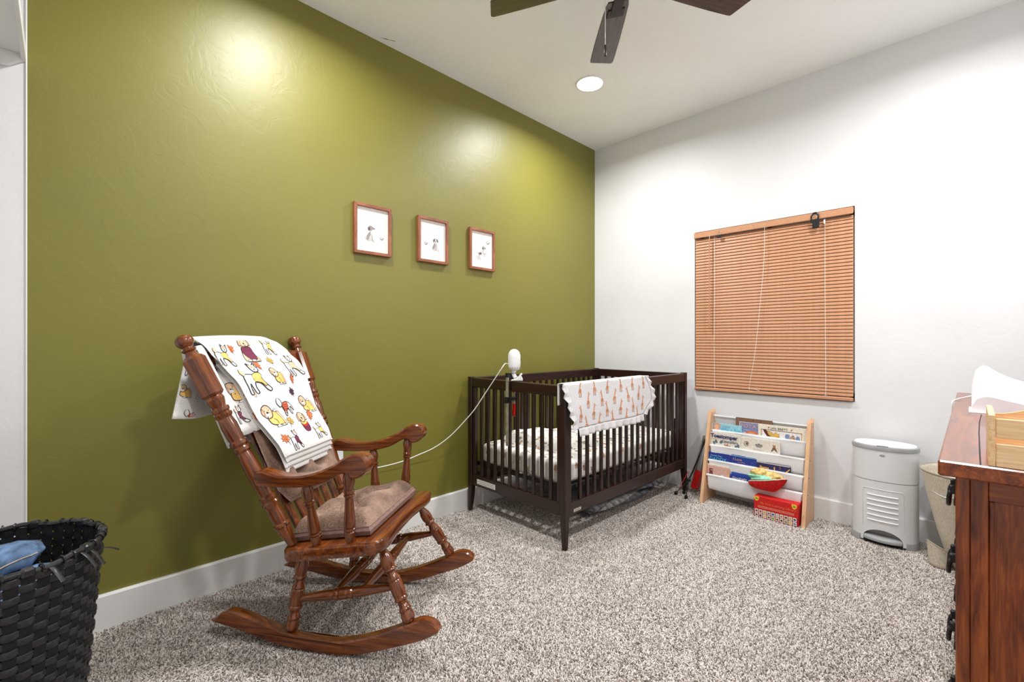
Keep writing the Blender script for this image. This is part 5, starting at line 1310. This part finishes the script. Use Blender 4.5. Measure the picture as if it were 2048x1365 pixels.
# ---- changing pad
def changing_pad():
    t = thing('changing_pad', 'white covered contoured changing pad on the dresser top', 'changing pad')
    x0, x1, y0, y1 = 2.10, 2.80, -.440, .000
    def hgt(u, v):
        """u along the dresser, v from the wall to the room"""
        side = abs(v - .5) * 2
        h = .050 + .075 * min(1, (side / .80)) ** 2.0
        h *= .72 + .28 * min(1, u / .22)
        e = min(1, min(v, 1 - v) / .09); e2 = min(1, min(u, 1 - u) / .05)
        return h * (.30 + .70 * math.sqrt(max(0, 1 - (1 - e) ** 2))) * (.55 + .45 * math.sqrt(max(0, 1 - (1 - e2) ** 2)))
    def top(u, v):
        return (x0 + (x1 - x0) * u, y0 + (y1 - y0) * v, DZ + .003 + hgt(u, v) + .003 * noise.noise((u * 7, v * 9, .5)))
    n, m2 = 40, 36
    g = G().grid(top, n, m2)
    ed = [top(i / n, 0) for i in range(n + 1)] + [top(1, j / m2) for j in range(1, m2 + 1)] + [top(1 - i / n, 1) for i in range(1, n + 1)] + [top(0, 1 - j / m2) for j in range(1, m2)]
    lo = [(x, y, DZ + .0015) for x, y, z in ed]
    g.rings([lo, ed], caps=False).add(lo, [tuple(range(len(lo)))[::-1]])
    obj('fitted_cover', g, 'pad_white', t, smooth=True, ang=70)
    p = tag(obj('paper_slip', G().box(2.085, 2.26, -.05, .006, DZ + .0003, DZ + .0013, X=None), 'paper'), 'thin white paper slip sticking out from under the changing pad', 'paper')
changing_pad()
tag(obj('white_cable', G().tube(smoothpath([(2.50, -.006, DZ + .02), (2.49, .018, DZ + .012), (2.47, .040, DZ + .004), (2.455, .0515, DZ - .006), (2.45, .053, DZ - .04), (2.452, .0535, DZ - .09)], 5), .0028, 7), 'cord_white', smooth=True), 'thin white cable hanging over the dresser edge beside the changing pad', 'cable')
# ---- pine crate
def crate():
    t = thing('pine_crate', 'light pine slatted crate standing on the near end of the dresser', 'crate')
    x0, x1, y0, y1, z0, hh = 1.214, 1.400, -.380, -.022, DZ + .0008, .094
    for y in (y1 - .009, y0): obj('end_board', G().box(x0, x1, y, y + .009, z0, z0 + hh, .0008), 'pine_x', t)
    for za, zb in ((0, .042), (.053, .088)): obj('slat', G().box(x0 + .001, x0 + .009, y0 + .0095, y1 - .0095, z0 + za, z0 + zb, .0008), 'pine_y', t)
    obj('base_board', G().box(x0 + .0095, x1 - .0095, y0 + .0095, y1 - .0095, z0, z0 + .007), 'pine_y', t)
    poly = [(y1 - .0095, z0 + .007), (y1 - .0095, z0 + .078)] + [(y1 - .012 - .13 * k / 10, z0 + .078 + .045 * math.sin(PI / 2 * k / 10) ** 2.0) for k in range(1, 11)] + [(y0 + .14 - .13 * k / 10, z0 + .123 - .045 * math.sin(PI / 2 * k / 10) ** 2) for k in range(0, 11)] + [(y0 + .0095, z0 + .007)]
    obj('back_board', G().rings([[(x, y, z) for y, z in poly] for x in (x1 - .009, x1)]), 'pine_y', t)
crate()

# ------------------------------------------------------------------ woven laundry hamper with jeans
def hamper():
    cx, cy, Hh = -.112, 1.580, .592
    t = thing('laundry_hamper', 'black woven plastic laundry hamper at the left edge', 'hamper', (cx, cy, 0))
    rad = lambda z: .138 + .050 * z / Hh
    NS = 46; rows = 31
    st = G()
    rs = []
    for i in range(13):
        z = .006 + (Hh - .01) * i / 12; r = rad(z); w = .0112 * (.74 + .26 * z / Hh)
        rs.append([(r - .001, -w, z), (r + .0006, -w, z), (r + .0006, w, z), (r - .001, w, z)])
    sm_ = mesh_of(st.rings(rs), 'stake', 'black_stake')
    for k in range(NS): obj('stake', None, parent=t, X=RZ(360 * k / NS), me=sm_)
    for j in range(rows):
        z = .012 + (Hh - .026) * j / (rows - 1); r = rad(z); n = NS * 4; rings_ = []
        hw = .0079
        for i in range(n):
            a = 2 * PI * i / n; ph = math.cos(a * NS / 2 + (PI if j % 2 else 0))
            q = r + .0006 + .0044 * ph; zz = z + .0010 * noise.noise((math.cos(a) * 5, math.sin(a) * 5, j * 1.3))
            rings_.append([((q - .0006) * math.cos(a), (q - .0006) * math.sin(a), zz - hw), ((q + .0008) * math.cos(a), (q + .0008) * math.sin(a), zz - hw * .7), ((q + .0008) * math.cos(a), (q + .0008) * math.sin(a), zz + hw * .7), ((q - .0006) * math.cos(a), (q - .0006) * math.sin(a), zz + hw)])
        obj('weaver', G().rings(rings_, loop=True), 'black_wicker', t, smooth=True, ang=50)
    rr = rad(Hh)
    rim = obj('rim', G().tube([(rr * math.cos(2 * PI * i / 60), rr * math.sin(2 * PI * i / 60), Hh + .003 * math.sin(i * 1.1)) for i in range(60)], .0062, 8, loop=True), 'black_wicker', t, smooth=True)
    for k in range(40):
        a = 2 * PI * k / 40 + .02 * math.sin(k * 3); 
        obj('rim_wrap', G().tube([(.0085 * math.cos(q), 0, .0085 * math.sin(q)) for q in [2 * PI * i / 10 for i in range(10)]], .0022, 5, loop=True, X=RZ(math.degrees(a)) @ T(rr, 0, Hh)), 'black_wicker', rim, smooth=True) if k % 4 else obj('rim_wrap', G().box(-.0095, .0095, -.011, .011, -.010, .010, .004, X=RZ(math.degrees(a)) @ T(rr, 0, Hh)), 'black_wicker', rim)
    for a, l_, dz in ((-60, .045, -.02), (-40, .050, -.02), (-33, .055, -.022), (-4, .018, -.06)):
        p0 = Vector((rr * math.cos(R(a)), rr * math.sin(R(a)), Hh + dz + .02)); o = Vector((math.cos(R(a)), math.sin(R(a)), 0))
        pts = smoothpath([p0, p0 + o * .012 + Vector((.004, .0, -l_ * .3)), p0 + o * .020 + Vector((.012, -.004, -l_ * .8))], 4)
        obj('loose_strip', G().tube(pts, .0055, 6, flat=.16), 'black_wicker', t, smooth=True)
    obj('base_disc', G().lathe([(.0001, .002), (rad(0) - .002, .002), (rad(0) - .002, .008), (.0001, .008)], 32), 'black_wicker', t)
    # jeans heaped inside
    def leg_roll(name, label, pts, r, fl, seam_at):
        j = thing(name, label, 'jeans', (cx, cy, 0))
        pp = smoothpath(pts, 7); n = 20; rs = []
        def ring(i, lift=0.0, angs=None):
            p = pp[i]; d = (pp[min(i + 1, len(pp) - 1)] - pp[max(i - 1, 0)]).normalized(); a = d.cross(Vector((0, 0, 1))).normalized(); b_ = a.cross(d)
            out = []
            for q in (angs or [2 * PI * k / n for k in range(n)]):
                rr_ = r * (1 + .34 * noise.noise((i * .20, math.cos(q) * 1.5, math.sin(q) * 1.5)) + .05 * math.sin(i * 1.3 + q * 3)) * min(1, (len(pp) - i) / 5 + .25) + lift
                out.append(tuple(p + a * (rr_ * math.cos(q)) + b_ * (rr_ * fl * math.sin(q))))
            return out
        b_ = obj('denim_fold', G().rings([ring(i) for i in range(len(pp))]), 'denim', j, smooth=True, ang=80)
        for q in seam_at:
            obj('seam', G().tube([ring(i, .002, [q])[0] for i in range(2, len(pp) - 2)], .0016, 5), 'denim_seam', b_, smooth=True)
    leg_roll('blue_jeans', 'faded blue jeans rolled on top inside the black hamper', [(-.13, -.02, .505), (-.06, .00, .535), (.0, .025, .560), (.075, .052, .572)], .062, .46, (.25, 2.6))
    leg_roll('blue_jeans', 'folded blue jeans lying under the rolled pair in the black hamper', [(-.12, -.10, .480), (-.03, -.07, .500), (.05, -.02, .512), (.085, .02, .505)], .074, .40, (.3,))
    leg_roll('blue_jeans', 'crumpled blue jeans filling the bottom of the black hamper', [(-.09, .08, .38), (-.02, .02, .42), (.05, -.03, .42), (.09, -.08, .40)], .080, .60, (1.6,))
hamper()
